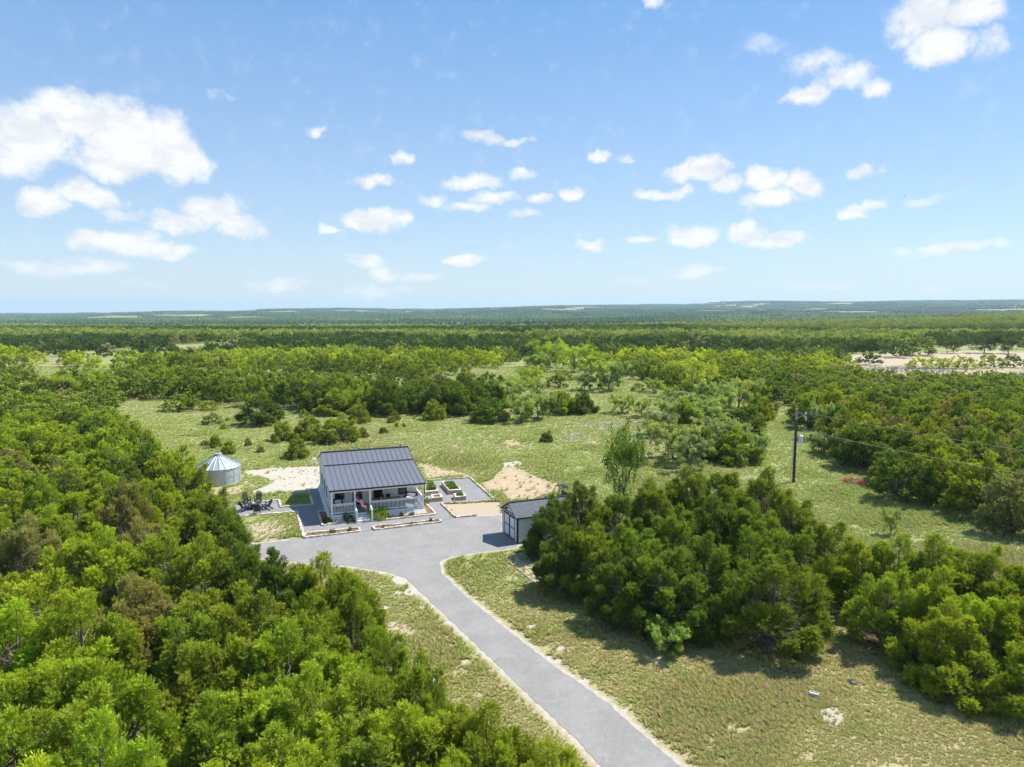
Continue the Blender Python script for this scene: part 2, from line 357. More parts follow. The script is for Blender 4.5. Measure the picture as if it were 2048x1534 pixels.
# shrubs and trees of the meadow
ZM = 'meadow behind the house'
for a in [(513,853,3.7,90,'dg'),(420,850,2.0,42,'g'),(415,822,2.2,34,'g'),(667,831,3.8,68,'g'),(718,847,3.3,34,'g'),(868,841,3.3,42,'g'),(977,846,4.1,66,'dg'),(670,887,3.7,76,'g'),(610,881,3.2,50,'g'),(562,883,2.9,36,'g'),
          (591,918,2.6,40,'g'),(608,836,1.8,22,'g'),(752,836,1.2,14,'g'),(790,841,1.4,18,'gg'),(725,875,1.4,20,'gg'),(429,897,1.9,20,'g'),(455,909,1.7,24,'bg'),(1094,885,1.6,22,'dg'),(349,823,3.8,60,'g'),(375,823,3.2,56,'g'),
          (203,814,3.6,46,'g'),(1113,777,2.6,48,'dg'),(1277,783,2.4,30,'g'),(1120,829,4.1,60,'bg'),(1165,829,3.9,54,'dg'),(1523,840,3.8,42,'g'),(1492,868,3.4,62,'dg'),(1410,925,4.6,74,'dg'),(1376,872,5.2,70,'g'),(1475,928,3.8,72,'g'),
          (520,905,.9,12,'gg'),(495,893,1.1,12,'gg'),(830,838,.9,9,'g'),(808,856,.8,8,'g'),(793,855,.8,7,'g'),(655,812,2.6,40,'dg'),(1050,775,2.2,34,'g'),(1130,762,2.4,38,'g'),(1190,742,2.6,50,'dg'),(1215,765,2.2,30,'g'),(440,805,2.0,26,'g')]:
    B(*a[:4], 'juniper', a[4], ZM)
for a in [(1042,846,3.8,58,'pale'),(1075,840,3.6,60,'pale'),(1020,815,4.0,60,'pale'),(1246,828,2.9,44,'pale'),(1285,835,2.8,40,'lace'),(1219,782,2.3,68,'pale'),(1308,786,2.2,34,'pale'),(1325,873,2.9,44,'gray'),(1352,925,3.8,72,'pale'),
          (1441,838,4.2,66,'pale'),(1482,820,4.0,56,'pale'),(1519,926,3.2,40,'lace'),(1400,868,4.4,60,'pale'),(1560,800,2.4,24,'pale'),(1545,832,2.0,24,'pale'),(1430,905,3.6,60,'gray'),(1350,850,3.2,50,'pale'),(1420,850,3.8,56,'pale'),(1460,895,3.4,50,'pale'),(1385,945,3.4,56,'gray'),(1645,880,4.6,36,'lace'),(1660,915,2.6,34,'gray'),(1170,782,2.6,40,'gray'),(1075,745,2.6,44,'pale'),
          (1340,1318,1.6,56,'fern'),(1785,1072,1.9,30,'lace'),(1640,905,2.2,30,'lace')]:
    B(*a[:4], 'mesquite', a[4], ZM)
for a in [(705,826,3.4,34,'lime'),(1025,800,3.0,46,'lime'),(1393,793,4.0,62,'lime'),(1340,800,2.2,24,'lime'),(1060,770,2.4,40,'lime'),(130,800,4.4,60,'lime'),(1148,745,2.6,60,'lime'),(1100,735,2.4,60,'lime')]:
    B(*a[:4], 'oak', a[4], ZM)
T(1248,896,6.4,1.45,'oak','sapling','behind the clump by the shed')
for a in [(1745,731,3.6,46),(1842,738,3.8,42),(1872,737,3.6,40),(1905,738,3.4,40),(1938,739,3.6,44),(1990,737,3.8,50),(2035,736,3.6,46),(1690,722,2.6,30),(1800,716,3.6,60),(1850,712,3.6,70),(1768,762,3.0,40)]: B(*a, 'juniper', random.choice(['g', 'gg', 'mg']), 'pale field')
TREES.append(dict(x=0, y=0, h=6.6, r=4.6, kind='oak', tint='dark', zone='field', px=1968)); _p = P(1968, 706); TREES[-1]['x'], TREES[-1]['y'] = _p.x, _p.y
for a in [(2024,708,5.6,38),(1912,707,5.0,32)]: B(*a, 'oak', 'dark', 'field edge')

_rg = random.Random(11)
for _ in range(30):
    _x, _y = _rg.uniform(955, 1520), _rg.uniform(722, 800)
    if _x > 1230+(_y-722)*2.6 or _x < 1030-(_y-722)*.2 or (_y > 780 and _x > 1100): continue
    B(_x, _y, _rg.uniform(1.2, 2.2), _rg.uniform(16, 34), 'mesquite' if _rg.random() < .6 else 'oak', _rg.choice(['pale', 'gray', 'pale']) if _rg.random() < .6 else 'lime', ZM)
    if TREES[-1]['kind'] == 'oak': TREES[-1]['tint'] = 'lime'
    elif TREES[-1]['tint'] == 'lime': TREES[-1]['tint'] = 'pale'
for _ in range(18):
    _x, _y = _rg.uniform(400, 800), _rg.uniform(836, 925)
    if inside_house(_x, _y): continue
    B(_x, _y, _rg.uniform(.6, 1.2), _rg.uniform(9, 17), 'juniper', _rg.choice(['g', 'gg', 'bg']), ZM)
LINE = W([(-420,860),(120,812),(232,802),(310,800),(430,806),(640,824),(760,831),(940,834),(1002,822),(1008,792),(965,768),(830,757),(700,752),(400,748),(-420,748)])
RIGHTF = W([(1240,745),(1340,778),(1500,803),(1560,812),(1622,862),(1668,905),(1750,950),(1800,1012),(1900,1030),(2048,1072),(2600,1250),(2900,745)])
FIELD = W([(1650,711),(1800,704),(2000,700),(2300,720),(2300,772),(1900,766),(1755,764),(1690,738)])
SAV = W([(960,768),(1010,800),(1200,850),(1420,850),(1500,803),(1340,778),(1235,745),(1220,718),(1100,715),(1020,726)])
YARD = W([(-60,1100),(230,800),(1240,745),(1345,778),(1760,950),(1790,1030),(2700,1250),(2700,1800),(700,1800)])
GAPS = [P(289,1296)[:2], P(327,1449)[:2]]

# sample the woods: dart throwing on a jittered lattice
def lattice(x0, x1, y0, y1, s, rng):
    gx, gy = np.meshgrid(np.arange(x0, x1, s), np.arange(y0, y1, s)); n = gx.size
    return gx.ravel()+rng.uniform(-.38, .38, n)*s, gy.ravel()+rng.uniform(-.38, .38, n)*s
def near_explicit(x, y, f=.8):
    m = np.zeros(len(x), bool)
    for t in EXPL: m |= (x-t['x'])**2+(y-t['y'])**2 < (t['r']*f+1.3)**2
    return m
EXPL = list(TREES)
_t = ['g']*5+['yg']*3+['gg']*2+['bg']*2+['dg']*2
x, y = lattice(-80, 5, 12, 145, 4.2, RNG)
k = inpoly(x, y, LEFTZ) & ~near_explicit(x, y, .95) & (np.hypot(x, y) > 15)
for g in GAPS: k &= np.hypot(x-g[0], y-g[1]) > 2.6
for a, b in zip(x[k], y[k]): TREES.append(dict(x=a, y=b, h=random.uniform(4.2, 5.8), r=random.uniform(2, 2.7), kind='juniper', tint=random.choice(_t), zone=ZL, px=1024+F_PX*a/b))
LEFTW = W([(-600, 1000), (-600, 806), (236, 803), (205, 826), (222, 850), (240, 900), (240, 1000)])
x, y = lattice(-160, -30, 60, 150, 4.2, RNG); k = inpoly(x, y, LEFTW) & ~inpoly(x, y, LEFTZ) & ~near_explicit(x, y, .6)
for a, b in zip(x[k], y[k]): TREES.append(dict(x=a, y=b, h=random.uniform(3.3, 4.7), r=random.uniform(1.9, 2.7), kind='juniper', tint=random.choice(['g', 'mg', 'g', 'bg', 'yg', 'dg']), zone='woods at far left', px=1024+F_PX*a/b))
x, y = lattice(-260, 10, 95, 200, 4.4, RNG); k = inpoly(x, y, LINE) & ~near_explicit(x, y, .3) & ~inpoly(x, y, LEFTZ) & ~inpoly(x, y, LEFTW)
dl = polydist(x, y, LINE[:9], False); k &= (dl < 19) | (fbm(x/22, y/22, 2) > .60)
for a, b, c_ in zip(x[k], y[k], dl[k]): TREES.append(dict(x=a, y=b, h=random.uniform(5.4, 7.2)*(1 if c_ < 19 else .62), r=random.uniform(2.5, 3.3)*(1 if c_ < 19 else .8), kind='juniper', tint=random.choice(['mg', 'dg', 'dg', 'mg', 'g', 'dg']), zone='tree line behind the meadow', px=1024+F_PX*a/b))
x, y = lattice(15, 330, 40, 200, 4.3, RNG); k = inpoly(x, y, RIGHTF) & ~inpoly(x, y, FIELD) & ~near_explicit(x, y, .4) & (x < y*1.0+12)
for a, b in zip(x[k], y[k]): TREES.append(dict(x=a, y=b, h=random.uniform(4.6, 6.4), r=random.uniform(2.3, 3.3), kind='juniper', tint=random.choice(['g', 'dg', 'mg', 'gg', 'g']), zone='woods on the right', px=1024+F_PX*a/b))
for t in TREES:
    if t['zone'] == 'woods on the right' and t['x']/t['y'] > .40 and t['y'] > 112: t['h'] = random.uniform(3.3, 4.2); t['r'] = random.uniform(2.1, 2.7)
FAR = []
def far_ring(d0, d1, s, sel=1.):
    x, y = lattice(-d1*.86, d1*.86, d0, d1, s, RNG)
    k = (np.abs(x) < y*.84+20) & ~inpoly(x, y, FIELD) & ~inpoly(x, y, LINE) & ~inpoly(x, y, RIGHTF) & ~inpoly(x, y, LEFTZ)
    sav = inpoly(x, y, SAV); n = fbm(x/60+9, y/60, 3); open_ = n > .60
    open_ |= (np.abs(y-200-x*.05+8*np.sin(x/25)) < 7) & (x < 60)            # a light lane between the first two belts
    k &= ~(sav & (RNG.random(len(x)) > .10)) & ~(open_ & (RNG.random(len(x)) > .12))
    k &= ~inpoly(x, y, YARD)
    return x[k], y[k]
for d0, d1, s in ((170, 300, 4.6), (300, 560, 5.2), (560, 1000, 6.3)):
    a, b = far_ring(d0, d1, s); FAR.append((a, b))
FX = np.concatenate([a for a, b in FAR]); FY = np.concatenate([b for a, b in FAR])
print('trees', len(TREES), 'far', len(FX))

# ------------------------------------------------------------------ ground sheet
def axis(lo, f0, f1, hi, s, g):
    a = list(np.arange(f0, f1+1e-6, s)); st = s
    while a[-1] < hi: st *= g; a.append(a[-1]+st)
    st = s
    while a[0] > lo: st *= g; a.insert(0, a[0]-st)
    return np.array(a)
gx = axis(-11000, -46, 44, 11000, .34, 1.075); gy = axis(-400, 22, 104, 13000, .34, 1.06)
X, Y = np.meshgrid(gx, gy); x = X.ravel(); y = Y.ravel(); zg = hz(x, y)
nn = fbm(x*.9, y*.9, 3)
def soft(d, w): return np.clip(.5+d/(2*w), 0, 1)
near = (np.abs(x) < 330) & (y > -20) & (y < 330)
def mask(polys, w):
    m = np.zeros(len(x)); xs, ys = x[near], y[near]; s = np.zeros(len(xs))
    for p in polys: s = np.maximum(s, soft(sdf(xs, ys, p), w))
    m[near] = s; return m
tan = mask(TAN, 1.0); cali = np.maximum(mask(CALI[:4], 1.2), mask(CALI[4:], .3)); red = mask(REDD, 2.4)
tan = np.maximum(tan, mask([TANRECT], .12)); flo = mask(FLOWER, 1.5)
nx, ny = x[near], y[near]; fr = np.zeros(len(x)); dd = polydist(nx, ny, DRIVE[:-1])
fr[near] = np.clip(1-dd/.62, 0, 1)*np.where(polydist(nx, ny, PATH_L) > 1, 1, 0); cali = np.maximum(cali, fr*.80)
tr = np.zeros(len(x))
for p in TRACKS: tr[near] = np.maximum(tr[near], np.clip(1.3-polydist(nx, ny, p, False)/.5, 0, 1))
tan = np.maximum(tan, tr*.55)
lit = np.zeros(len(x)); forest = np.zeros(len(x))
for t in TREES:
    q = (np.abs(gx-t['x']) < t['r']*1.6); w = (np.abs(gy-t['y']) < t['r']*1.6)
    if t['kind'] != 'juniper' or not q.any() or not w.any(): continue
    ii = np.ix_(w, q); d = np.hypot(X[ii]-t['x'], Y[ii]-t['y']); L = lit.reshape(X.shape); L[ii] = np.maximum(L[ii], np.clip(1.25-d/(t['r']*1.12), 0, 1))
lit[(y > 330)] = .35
attrs = {'m_tan': ('POINT', tan), 'm_cal': ('POINT', cali), 'm_red': ('POINT', red), 'm_lit': ('POINT', lit), 'm_flo': ('POINT', flo)}
nX, nY = len(gx), len(gy); idx = np.arange(nX*nY).reshape(nY, nX)
Fc = np.stack([idx[:-1, :-1], idx[:-1, 1:], idx[1:, 1:], idx[1:, :-1]], -1).reshape(-1, 4)
g_me = np_mesh('ground', np.stack([x, y, zg], 1), Fc, attrs, smooth=True)

def grass_color(t, pos, lush=0.):
    big = t.noise(pos, .035, 4, .55); mid = t.noise(pos, .32, 4, .6); sm = t.noise(pos, 2.2, 4, .65)
    c = t.mix(t.smooth(mid, .36, .66), (.240, .295, .092), (.285, .310, .130))
    c = t.mix(t.smooth(big, .47, .62, 0, .6), c, (.225, .300, .080)); c = t.mix(t.smooth(big, .47, .36, 0, .65), c, (.27, .235, .135))
    c = t.mix(t.smooth(sm, .52, .72, 0, .45), c, (.34, .31, .18)); hm_ = t.noise(pos, .12, 4, .65); c = t.mix(t.smooth(hm_, .54, .68, 0, .6), c, (.34, .295, .175)); sy = t.new('ShaderNodeSeparateXYZ'); t.l.new(pos, sy.inputs[0]); dry = t.math('MULTIPLY', t.math('MULTIPLY', t.smooth(sy.outputs[1], 58, 36, .0, .85), t.smooth(sy.outputs[0], -6, 6, .6, 1)), t.smooth(mid, .26, .52)); c = t.mix(dry, c, (.42, .345, .205))
    return t.mix(t.smooth(sm, .46, .28, 0, .5), c, (.205, .240, .075))
def ground_mat():
    m, t, out = newmat('meadow_ground'); pos = t.pos()
    c = grass_color(t, pos)
    fine = t.noise(pos, 7, 5, .7); nz = t.noise(pos, 1.6, 5, .68); n3 = t.noise(pos, .8, 5, .7)
    c = t.mix(t.smooth(fine, .3, .75, 0, .7), c, (.155, .14, .075))
    c = t.mix(t.smooth(n3, .66, .74, 0, .8), c, (.42, .37, .30))        # pale limestone flakes between the grass
    def edge(a, gain=1.5, w=.12):
        v = t.math('ADD', t.attr(a), t.math('MULTIPLY', t.math('SUBTRACT', nz, .5), gain)); return t.smooth(v, .5-w, .5+w)
    soil = t.mix(fine, (.33, .26, .19), (.43, .36, .28)); c = t.mix(t.math('MULTIPLY', edge('m_tan', .8, .2), .85), c, soil)
    rd = t.mix(t.smooth(nz, .35, .65), (.38, .26, .175), (.44, .34, .255)); c = t.mix(t.math('MULTIPLY', edge('m_red', 2.0, .3), .85), c, rd)
    ca = t.mix(t.smooth(fine, .3, .7), (.33, .295, .245), (.46, .425, .37)); c = t.mix(edge('m_cal', 1.0, .18), c, ca)
    fl = t.math('MULTIPLY', edge('m_flo', 1.2), t.smooth(t.noise(pos, 5, 3, .6), .42, .6)); c = t.mix(t.math('MULTIPLY', fl, .8), c, (.25, .27, .32))
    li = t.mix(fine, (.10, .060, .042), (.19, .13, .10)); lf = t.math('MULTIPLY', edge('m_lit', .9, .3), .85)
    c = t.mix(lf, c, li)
    h = t.math('ADD', t.math('MULTIPLY', fine, .6), t.noise(pos, 22, 3, .6))
    principled(t, out, c, .95, 0, .1, t.bump(h, .55, .05)); return m
ground = link('ground', g_me, ground_mat()); tag(ground, 'grassy meadow ground with bare limestone and soil patches', kind='structure')

# ------------------------------------------------------------------ flat sheets: driveway, gravel paths
def resample(poly, step, jit, rng):
    o = []
    for i in range(len(poly)):
        a = Vector(poly[i]); b = Vector(poly[(i+1) % len(poly)]); n = max(1, int((b-a).length/step))
        d = (b-a).normalized() if (b-a).length > 0 else Vector((1, 0)); nr = Vector((-d.y, d.x))
        for k in range(n): o.append(a.lerp(b, k/n)+nr*rng.uniform(-jit, jit))
    return o
def catmull(poly, closed=True, n=4):
    o = []; m = len(poly)
    for i in range(m):
        p0, p1, p2, p3 = (Vector(poly[(i+j) % m]) for j in (-1, 0, 1, 2))
        for k in range(n):
            t = k/n; o.append(tuple(.5*((2*p1)+(p2-p0)*t+(2*p0-5*p1+4*p2-p3)*t*t+(3*p1-p0-3*p2+p3)*t**3)))
    return o
def sheet(name, poly, z, mat, jit=.0, step=.3, label=None, skirt=.02, parent=None, kind='structure'):
    pts = resample(poly, step, jit, random) if jit else [Vector(p) for p in poly]
    v3 = [Vector((p.x, p.y, z)) for p in pts]; tris = tessellate_polygon([v3])
    n = len(v3); vs = v3+[Vector((p.x, p.y, z-skirt)) for p in pts]
    fs = []
    for tr_ in tris:
        a, b, c = (v3[i] for i in tr_)
        fs.append(tuple(tr_) if (b-a).cross(c-a).z > 0 else tuple(reversed(tr_)))
    fs += [(i, (i+1) % n, n+(i+1) % n, n+i) for i in range(n)]
    me = bpy.data.meshes.new(name); me.from_pydata(vs, [], fs); me.update()
    o = link(name, me, mat, parent); tag(o, label, kind=kind); return o
def gravel_mat(name, a, b, sc=28, streak=True):
    m, t, out = newmat(name); pos = t.pos()
    n = t.noise(pos, sc, 4, .75); big = t.noise(pos, .5, 4, .6); md = t.noise(pos, 3, 4, .65)
    c = t.mix(t.smooth(n, .25, .75), a, b); c = t.mix(t.smooth(big, .35, .62, 0, .35), c, tuple(x*.84 for x in a)); c = t.mix(t.smooth(t.noise(t.vm('MULTIPLY', pos, (1.6, .45, 1)), .9, 4, .65, .4), .55, .7, 0, .16), c, tuple(x*1.15 for x in b))
    c = t.mix(t.smooth(md, .5, .8, 0, .6), c, tuple(min(1, x*1.12) for x in b))
    if streak:
        w = t.noise(t.vm('MULTIPLY', pos, (.5, 2.2, 1)), 1.2, 4, .6, .6); c = t.mix(t.smooth(w, .55, .68, 0, .12), c, tuple(x*1.12 for x in b))
        st = t.noise(pos, .9, 3, .6); c = t.mix(t.smooth(st, .64, .72, 0, .35), c, tuple(x*.6 for x in a))
    c = t.mix(t.smooth(t.noise(pos, .35, 5, .7), .56, .74, 0, .35), c, (.34, .30, .24)); c = t.mix(t.smooth(t.noise(pos, 1.7, 5, .7, 1.5), .62, .66, 0, .30), c, tuple(x*.62 for x in a))
    principled(t, out, c, .92, 0, .2, t.bump(n, .7, .02)); return m
M_DRIVE = gravel_mat('chip_seal_driveway', (.19, .185, .178), (.285, .278, .268)); M_PATH = gravel_mat('grey_gravel', (.175, .174, .178), (.26, .258, .262), 22, False)
ds = [tuple(p) for p in DRIVE]
sheet('driveway', resample(ds, .6, 0, random), .012, M_DRIVE, .05, .25, 'grey chip seal driveway widening into a parking court')
sheet('gravel_path', PATH_L, .020, M_PATH, .0, .4, 'grey gravel walks round the house and fire pit')

# ------------------------------------------------------------------ materials for things
M_WHITE = simple('white_paint', (.86, .86, .85), .55, var=.04, bump=.05); M_WHITE2 = simple('white_board', (.83, .83, .82), .6, var=.05, bump=.08)
M_ROOF = simple('charcoal_standing_seam', (.17, .178, .20), .38, .35, var=.06, scale=2, bump=.02, spec=.5); M_DARK = simple('dark_trim', (.022, .026, .034), .5, var=.1)
M_FLOOR = simple('grey_deck', (.20, .235, .25), .6, var=.08); M_STEP = simple('pale_step', (.52, .56, .58), .6, var=.06)
M_CONC = simple('limewash_skirt', (.68, .66, .61), .85, var=.12, scale=3, bump=.3, dirt=(.42, .37, .28))
M_LIME = simple('limestone', (.44, .37, .28), .9, var=.22, scale=5, bump=.5, dirt=(.40, .28, .17)); M_LIME2 = simple('pale_limestone', (.56, .51, .43), .9, var=.15, scale=5, bump=.5, dirt=(.46, .36, .26))
M_SOIL = simple('planting_soil', (.17, .095, .06), .95, var=.4, scale=9, bump=.7); M_WOOD = simple('table_wood', (.27, .14, .075), .6, var=.25, scale=4)
M_BLACK = simple('black_furniture', (.018, .019, .023), .5, var=.15, bump=.05); M_CUSH = simple('white_cushion', (.72, .70, .68), .85, var=.06)
M_SHED = simple('shed_siding', (.72, .72, .71), .7, var=.05, scale=3, bump=.1); M_SHED_D = simple('shed_door_paint', (.74, .76, .79), .65, var=.04)
M_GALV = None
def glass():
    m, t, out = newmat('window_glass'); n = t.noise(t.obj(), 2.5, 3, .6)
    principled(t, out, t.mix(n, (.008, .010, .012), (.035, .045, .04)), .06, 0, .8, t.bump(n, .05, .01)); return m
M_GLASS = glass()
def galv():
    m, t, out = newmat('galvanised_steel'); v = t.obj(); n = t.noise(v, 3, 5, .6); sp = t.noise(v, 30, 2, .5)
    st = t.noise(t.vm('MULTIPLY', v, (1, 1, .12)), 6, 4, .6)
    c = t.mix(n, (.40, .44, .48), (.55, .59, .63)); c = t.mix(t.smooth(st, .5, .75, 0, .4), c, (.36, .38, .40))
    principled(t, out, c, t.smooth(sp, .2, .8, .35, .55), .75, 0, None); return m
M_GALV = galv()
def bark(name, col):
    m, t, out = newmat(name); v = t.obj(); n = t.noise(t.vm('MULTIPLY', v, (3, 3, .8)), 5, 4, .65)
    principled(t, out, t.mix(n, tuple(c*.55 for c in col), tuple(c*1.3 for c in col)), .95, 0, .1, t.bump(n, .5, .02)); return m
M_BARK = bark('juniper_bark', (.17, .135, .11)); M_TWIG = bark('dead_twigs', (.34, .30, .27)); M_MBARK = bark('mesquite_bark', (.16, .13, .11))

# ------------------------------------------------------------------ foliage materials and meshes
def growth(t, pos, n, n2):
    """which growth stands where: juniper and deciduous belts, partly cloud shade and sunlit bands put into the colour"""
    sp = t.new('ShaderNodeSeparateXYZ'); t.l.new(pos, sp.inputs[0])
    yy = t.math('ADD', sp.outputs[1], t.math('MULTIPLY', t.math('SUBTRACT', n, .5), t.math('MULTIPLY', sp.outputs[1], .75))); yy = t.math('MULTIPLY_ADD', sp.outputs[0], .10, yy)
    G, Y, D, L = (.150, .230, .055), (.300, .390, .045), (.050, .100, .042), (.30, .39, .16)  # dark and bright belts: species tone mixed with painted cloud shade and sun
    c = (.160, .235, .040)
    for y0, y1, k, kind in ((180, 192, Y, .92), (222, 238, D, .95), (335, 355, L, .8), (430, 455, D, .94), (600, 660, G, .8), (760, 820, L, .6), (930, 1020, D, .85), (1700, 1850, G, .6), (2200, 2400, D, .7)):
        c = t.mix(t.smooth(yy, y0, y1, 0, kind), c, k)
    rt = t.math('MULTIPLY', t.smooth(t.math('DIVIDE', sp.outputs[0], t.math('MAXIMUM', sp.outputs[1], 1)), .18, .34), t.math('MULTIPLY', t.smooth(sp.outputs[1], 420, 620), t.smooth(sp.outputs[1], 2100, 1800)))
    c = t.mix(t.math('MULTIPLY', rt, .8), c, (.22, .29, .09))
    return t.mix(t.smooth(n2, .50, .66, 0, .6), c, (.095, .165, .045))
def leaf_mat(name, far=False, hue=(1, 1, 1)):
    m, t, out = newmat(name); oi = t.new('ShaderNodeObjectInfo')
    v = t.attr('v'); col = oi.outputs['Color']
    if far:
        pos = t.pos(); n = t.noise(pos, .010, 4, .6); n2 = t.noise(pos, .035, 3, .6); rnd = oi.outputs['Random']
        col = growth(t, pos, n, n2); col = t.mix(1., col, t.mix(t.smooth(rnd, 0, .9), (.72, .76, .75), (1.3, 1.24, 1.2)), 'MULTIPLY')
        col = t.mix(t.smooth(rnd, .90, .93, 0, .8), col, (.20, .27, .085))
        col = t.mix(t.smooth(rnd, .972, .985, 0, .85), col, (.27, .27, .24))
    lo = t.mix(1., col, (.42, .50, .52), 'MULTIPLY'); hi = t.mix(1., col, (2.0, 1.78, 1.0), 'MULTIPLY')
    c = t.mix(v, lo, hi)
    di = t.new('ShaderNodeBsdfDiffuse'); tr_ = t.new('ShaderNodeBsdfTranslucent'); mx = t.new('ShaderNodeMixShader'); mx.inputs[0].default_value = .37
    t.l.new(c, di.inputs[0]); t.l.new(t.mix(1., c, (1.25, 1.15, .6), 'MULTIPLY'), tr_.inputs[0]); t.l.new(di.outputs[0], mx.inputs[1]); t.l.new(tr_.outputs[0], mx.inputs[2])
    gl = t.new('ShaderNodeBsdfGlossy'); gl.inputs['Roughness'].default_value = .7; gl.inputs[0].default_value = (.9, .95, 1, 1)
    m2 = t.new('ShaderNodeMixShader'); m2.inputs[0].default_value = .012; t.l.new(mx.outputs[0], m2.inputs[1]); t.l.new(gl.outputs[0], m2.inputs[2])
    t.l.new(m2.outputs[0], out.inputs[0]); return m
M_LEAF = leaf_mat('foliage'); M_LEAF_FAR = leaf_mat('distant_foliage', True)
TINT = {'g': (.190, .262, .030), 'mg': (.140, .212, .032), 'yg': (.222, .315, .030), 'bg': (.225, .325, .028), 'dg': (.098, .165, .032), 'gg': (.195, .215, .095),
        'pale': (.27, .37, .15), 'lace': (.30, .40, .20), 'gray': (.22, .29, .17), 'lime': (.30, .40, .06), 'sapling': (.13, .22, .035), 'dark': (.065, .125, .036), 'fern': (.23, .36, .10)}

def leaf_tris(C, D, L, Wd, rng, v):
    """one slim triangle pair (kite) for each centre C with direction D"""
    n = len(C); up = rng.normal(size=(n, 3)); sd_ = np.cross(D, up); sd_ /= np.linalg.norm(sd_, axis=1)[:, None]+1e-9
    a = C-D*(L*.35)[:, None]; b = C+sd_*(Wd*.5)[:, None]+D*(L*.1)[:, None]; c = C+D*(L*.65)[:, None]; d = C-sd_*(Wd*.5)[:, None]+D*(L*.1)[:, None]
    V = np.stack([a, b, c, d], 1).reshape(-1, 3); Fq = np.arange(n*4).reshape(n, 4)
    return V, Fq, v
def unit(v): return v/(np.linalg.norm(v, axis=-1, keepdims=True)+1e-9)
def leaf_single(C, D, L, Wd, rng, v):
    """one slim triangle for each centre C with direction D"""
    n = len(C); sd_ = np.cross(D, rng.normal(size=(n, 3))); sd_ /= np.linalg.norm(sd_, axis=1)[:, None]+1e-9
    a = C-D*(L*.45)[:, None]+sd_*(Wd*.5)[:, None]; b = C-D*(L*.45)[:, None]-sd_*(Wd*.5)[:, None]; c = C+D*(L*.55)[:, None]
    return np.stack([a, b, c], 1).reshape(-1, 3), np.arange(n*3).reshape(n, 3), v
def juniper(seed, nlobe, tufts, per, L, Wd, detail=2):
    """crown, stems and dead wood of one juniper, height about 5, radius about 2.3: a dome of pointed sub-crowns"""
    rng = np.random.default_rng(seed); H, Rr = 5.0, 2.3
    wood = MB(); twig = MB(); lobes = []
    rings = [(0, .0, .70, .30), (max(3, nlobe//5), .34, .60, .30), (nlobe//3, .60, .42, .45), (nlobe-nlobe//3-max(3, nlobe//5)-1, .80, .20, .75)]
    for cnt, rr, zz, out in rings:
        for i in range(max(cnt, 1)):
            a = 2*math.pi*i/max(cnt, 1)+rng.uniform(-.45, .45)+rr*3; r = Rr*rr*rng.uniform(.82, 1.15); z = H*zz*rng.uniform(.76, 1.20)
            ax = unit(np.array([math.cos(a)*out, math.sin(a)*out, 1.0])+rng.normal(size=3)*.10)
            lobes.append((np.array([math.cos(a)*r, math.sin(a)*r, z]), ax, rng.uniform(1.0, 1.75)*(1 if zz > .3 else .8), rng.uniform(.42, .72), rng.normal(.0, .08)))
    Cs, Ds, Vs = [], [], []
    for c, ax, ln, rad, lv in lobes:
        if detail:
            k = np.array([c[0]*.25, c[1]*.25, H*.10+c[2]*.15]); mid = (k+c)/2+rng.normal(size=3)*.12; n_ = 6 if detail > 1 else 4
            wood.path([(k[0]*.1, k[1]*.1, -.15), k, mid, c, c+ax*ln*.5], [.11, .085, .055, .032, .012], n_)
        t = rng.random(tufts)**.9; prof = np.minimum(1, (t+.10)/.30)**.6*(1-t)**.44*1.1     # rounded below, pointed above
        an = rng.uniform(0, 2*math.pi, tufts); e1 = unit(np.cross(ax, [.3, .2, .9])); e2 = np.cross(ax, e1); sh = rng.uniform(.45, 1.12, tufts)*np.where(rng.random(tufts) < .10, 1.35, 1)*(1+.22*np.sin(3*an+5*t+c[0]*7))
        side = np.cos(an)[:, None]*e1+np.sin(an)[:, None]*e2; p = c+ax*((t-.22)*ln)[:, None]+side*(rad*prof*sh)[:, None]
        tax = unit(side*.6+ax*.8+rng.normal(size=(tufts, 3))*.34); pi = np.repeat(np.arange(tufts), per); N = tufts*per
        u = rng.random(N); tl = .30 if detail > 1 else .34
        q = rng.normal(size=(N, 3)); q -= tax[pi]*(q*tax[pi]).sum(1)[:, None]; q = unit(q)
        C = p[pi]+tax[pi]*((u-.4)*tl)[:, None]+q*((1-u)**.6*.085*(.5+rng.random(N)))[:, None]; C[:, 2] = np.maximum(C[:, 2], .06)
        Cs.append(C); Ds.append(unit(tax[pi]+q*.6+rng.normal(size=(N, 3))*.22))
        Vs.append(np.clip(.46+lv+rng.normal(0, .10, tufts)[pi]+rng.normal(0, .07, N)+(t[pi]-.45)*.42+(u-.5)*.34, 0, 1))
    C = np.concatenate(Cs); D = np.concatenate(Ds); v = np.concatenate(Vs); N = len(C)
    V, Fq, v = leaf_single(C, D, L*(.7+.6*rng.random(N)), Wd*(.7+.6*rng.random(N)), rng, v); crown = np_mesh('crown', V, Fq, {'v': ('FACE', v)})
    if detail:
        wood.tube((0, 0, -.3), (0, 0, .4), .22, .13, 8)
        for i in range(320 if detail > 1 else 45):
            c, ax, ln, rad, lv = lobes[rng.integers(len(lobes))]; a = rng.uniform(0, 2*math.pi)
            p = c*rng.uniform(.45, .9)+ax*rng.uniform(-.5, .4)*ln*.5; p[2] = max(p[2], .35)
            d = np.array([math.cos(a), math.sin(a), rng.uniform(-.45, .6)]); l = rng.uniform(.45, 1.1); r0 = .012 if detail > 1 else .02
            q = p+d*l*.55; e = q+(d+rng.normal(size=3)*.45)*l*.4
            twig.path([p, q, e], [r0, r0*.7, r0*.35], 3)
            if detail > 1: twig.tube(q, q+(d+rng.normal(size=3)*.7)*l*.35, .007, .003, 3, cap=False)
    return crown, (wood.mesh('trunk') if detail else None), (twig.mesh('dead_branches') if detail else None)
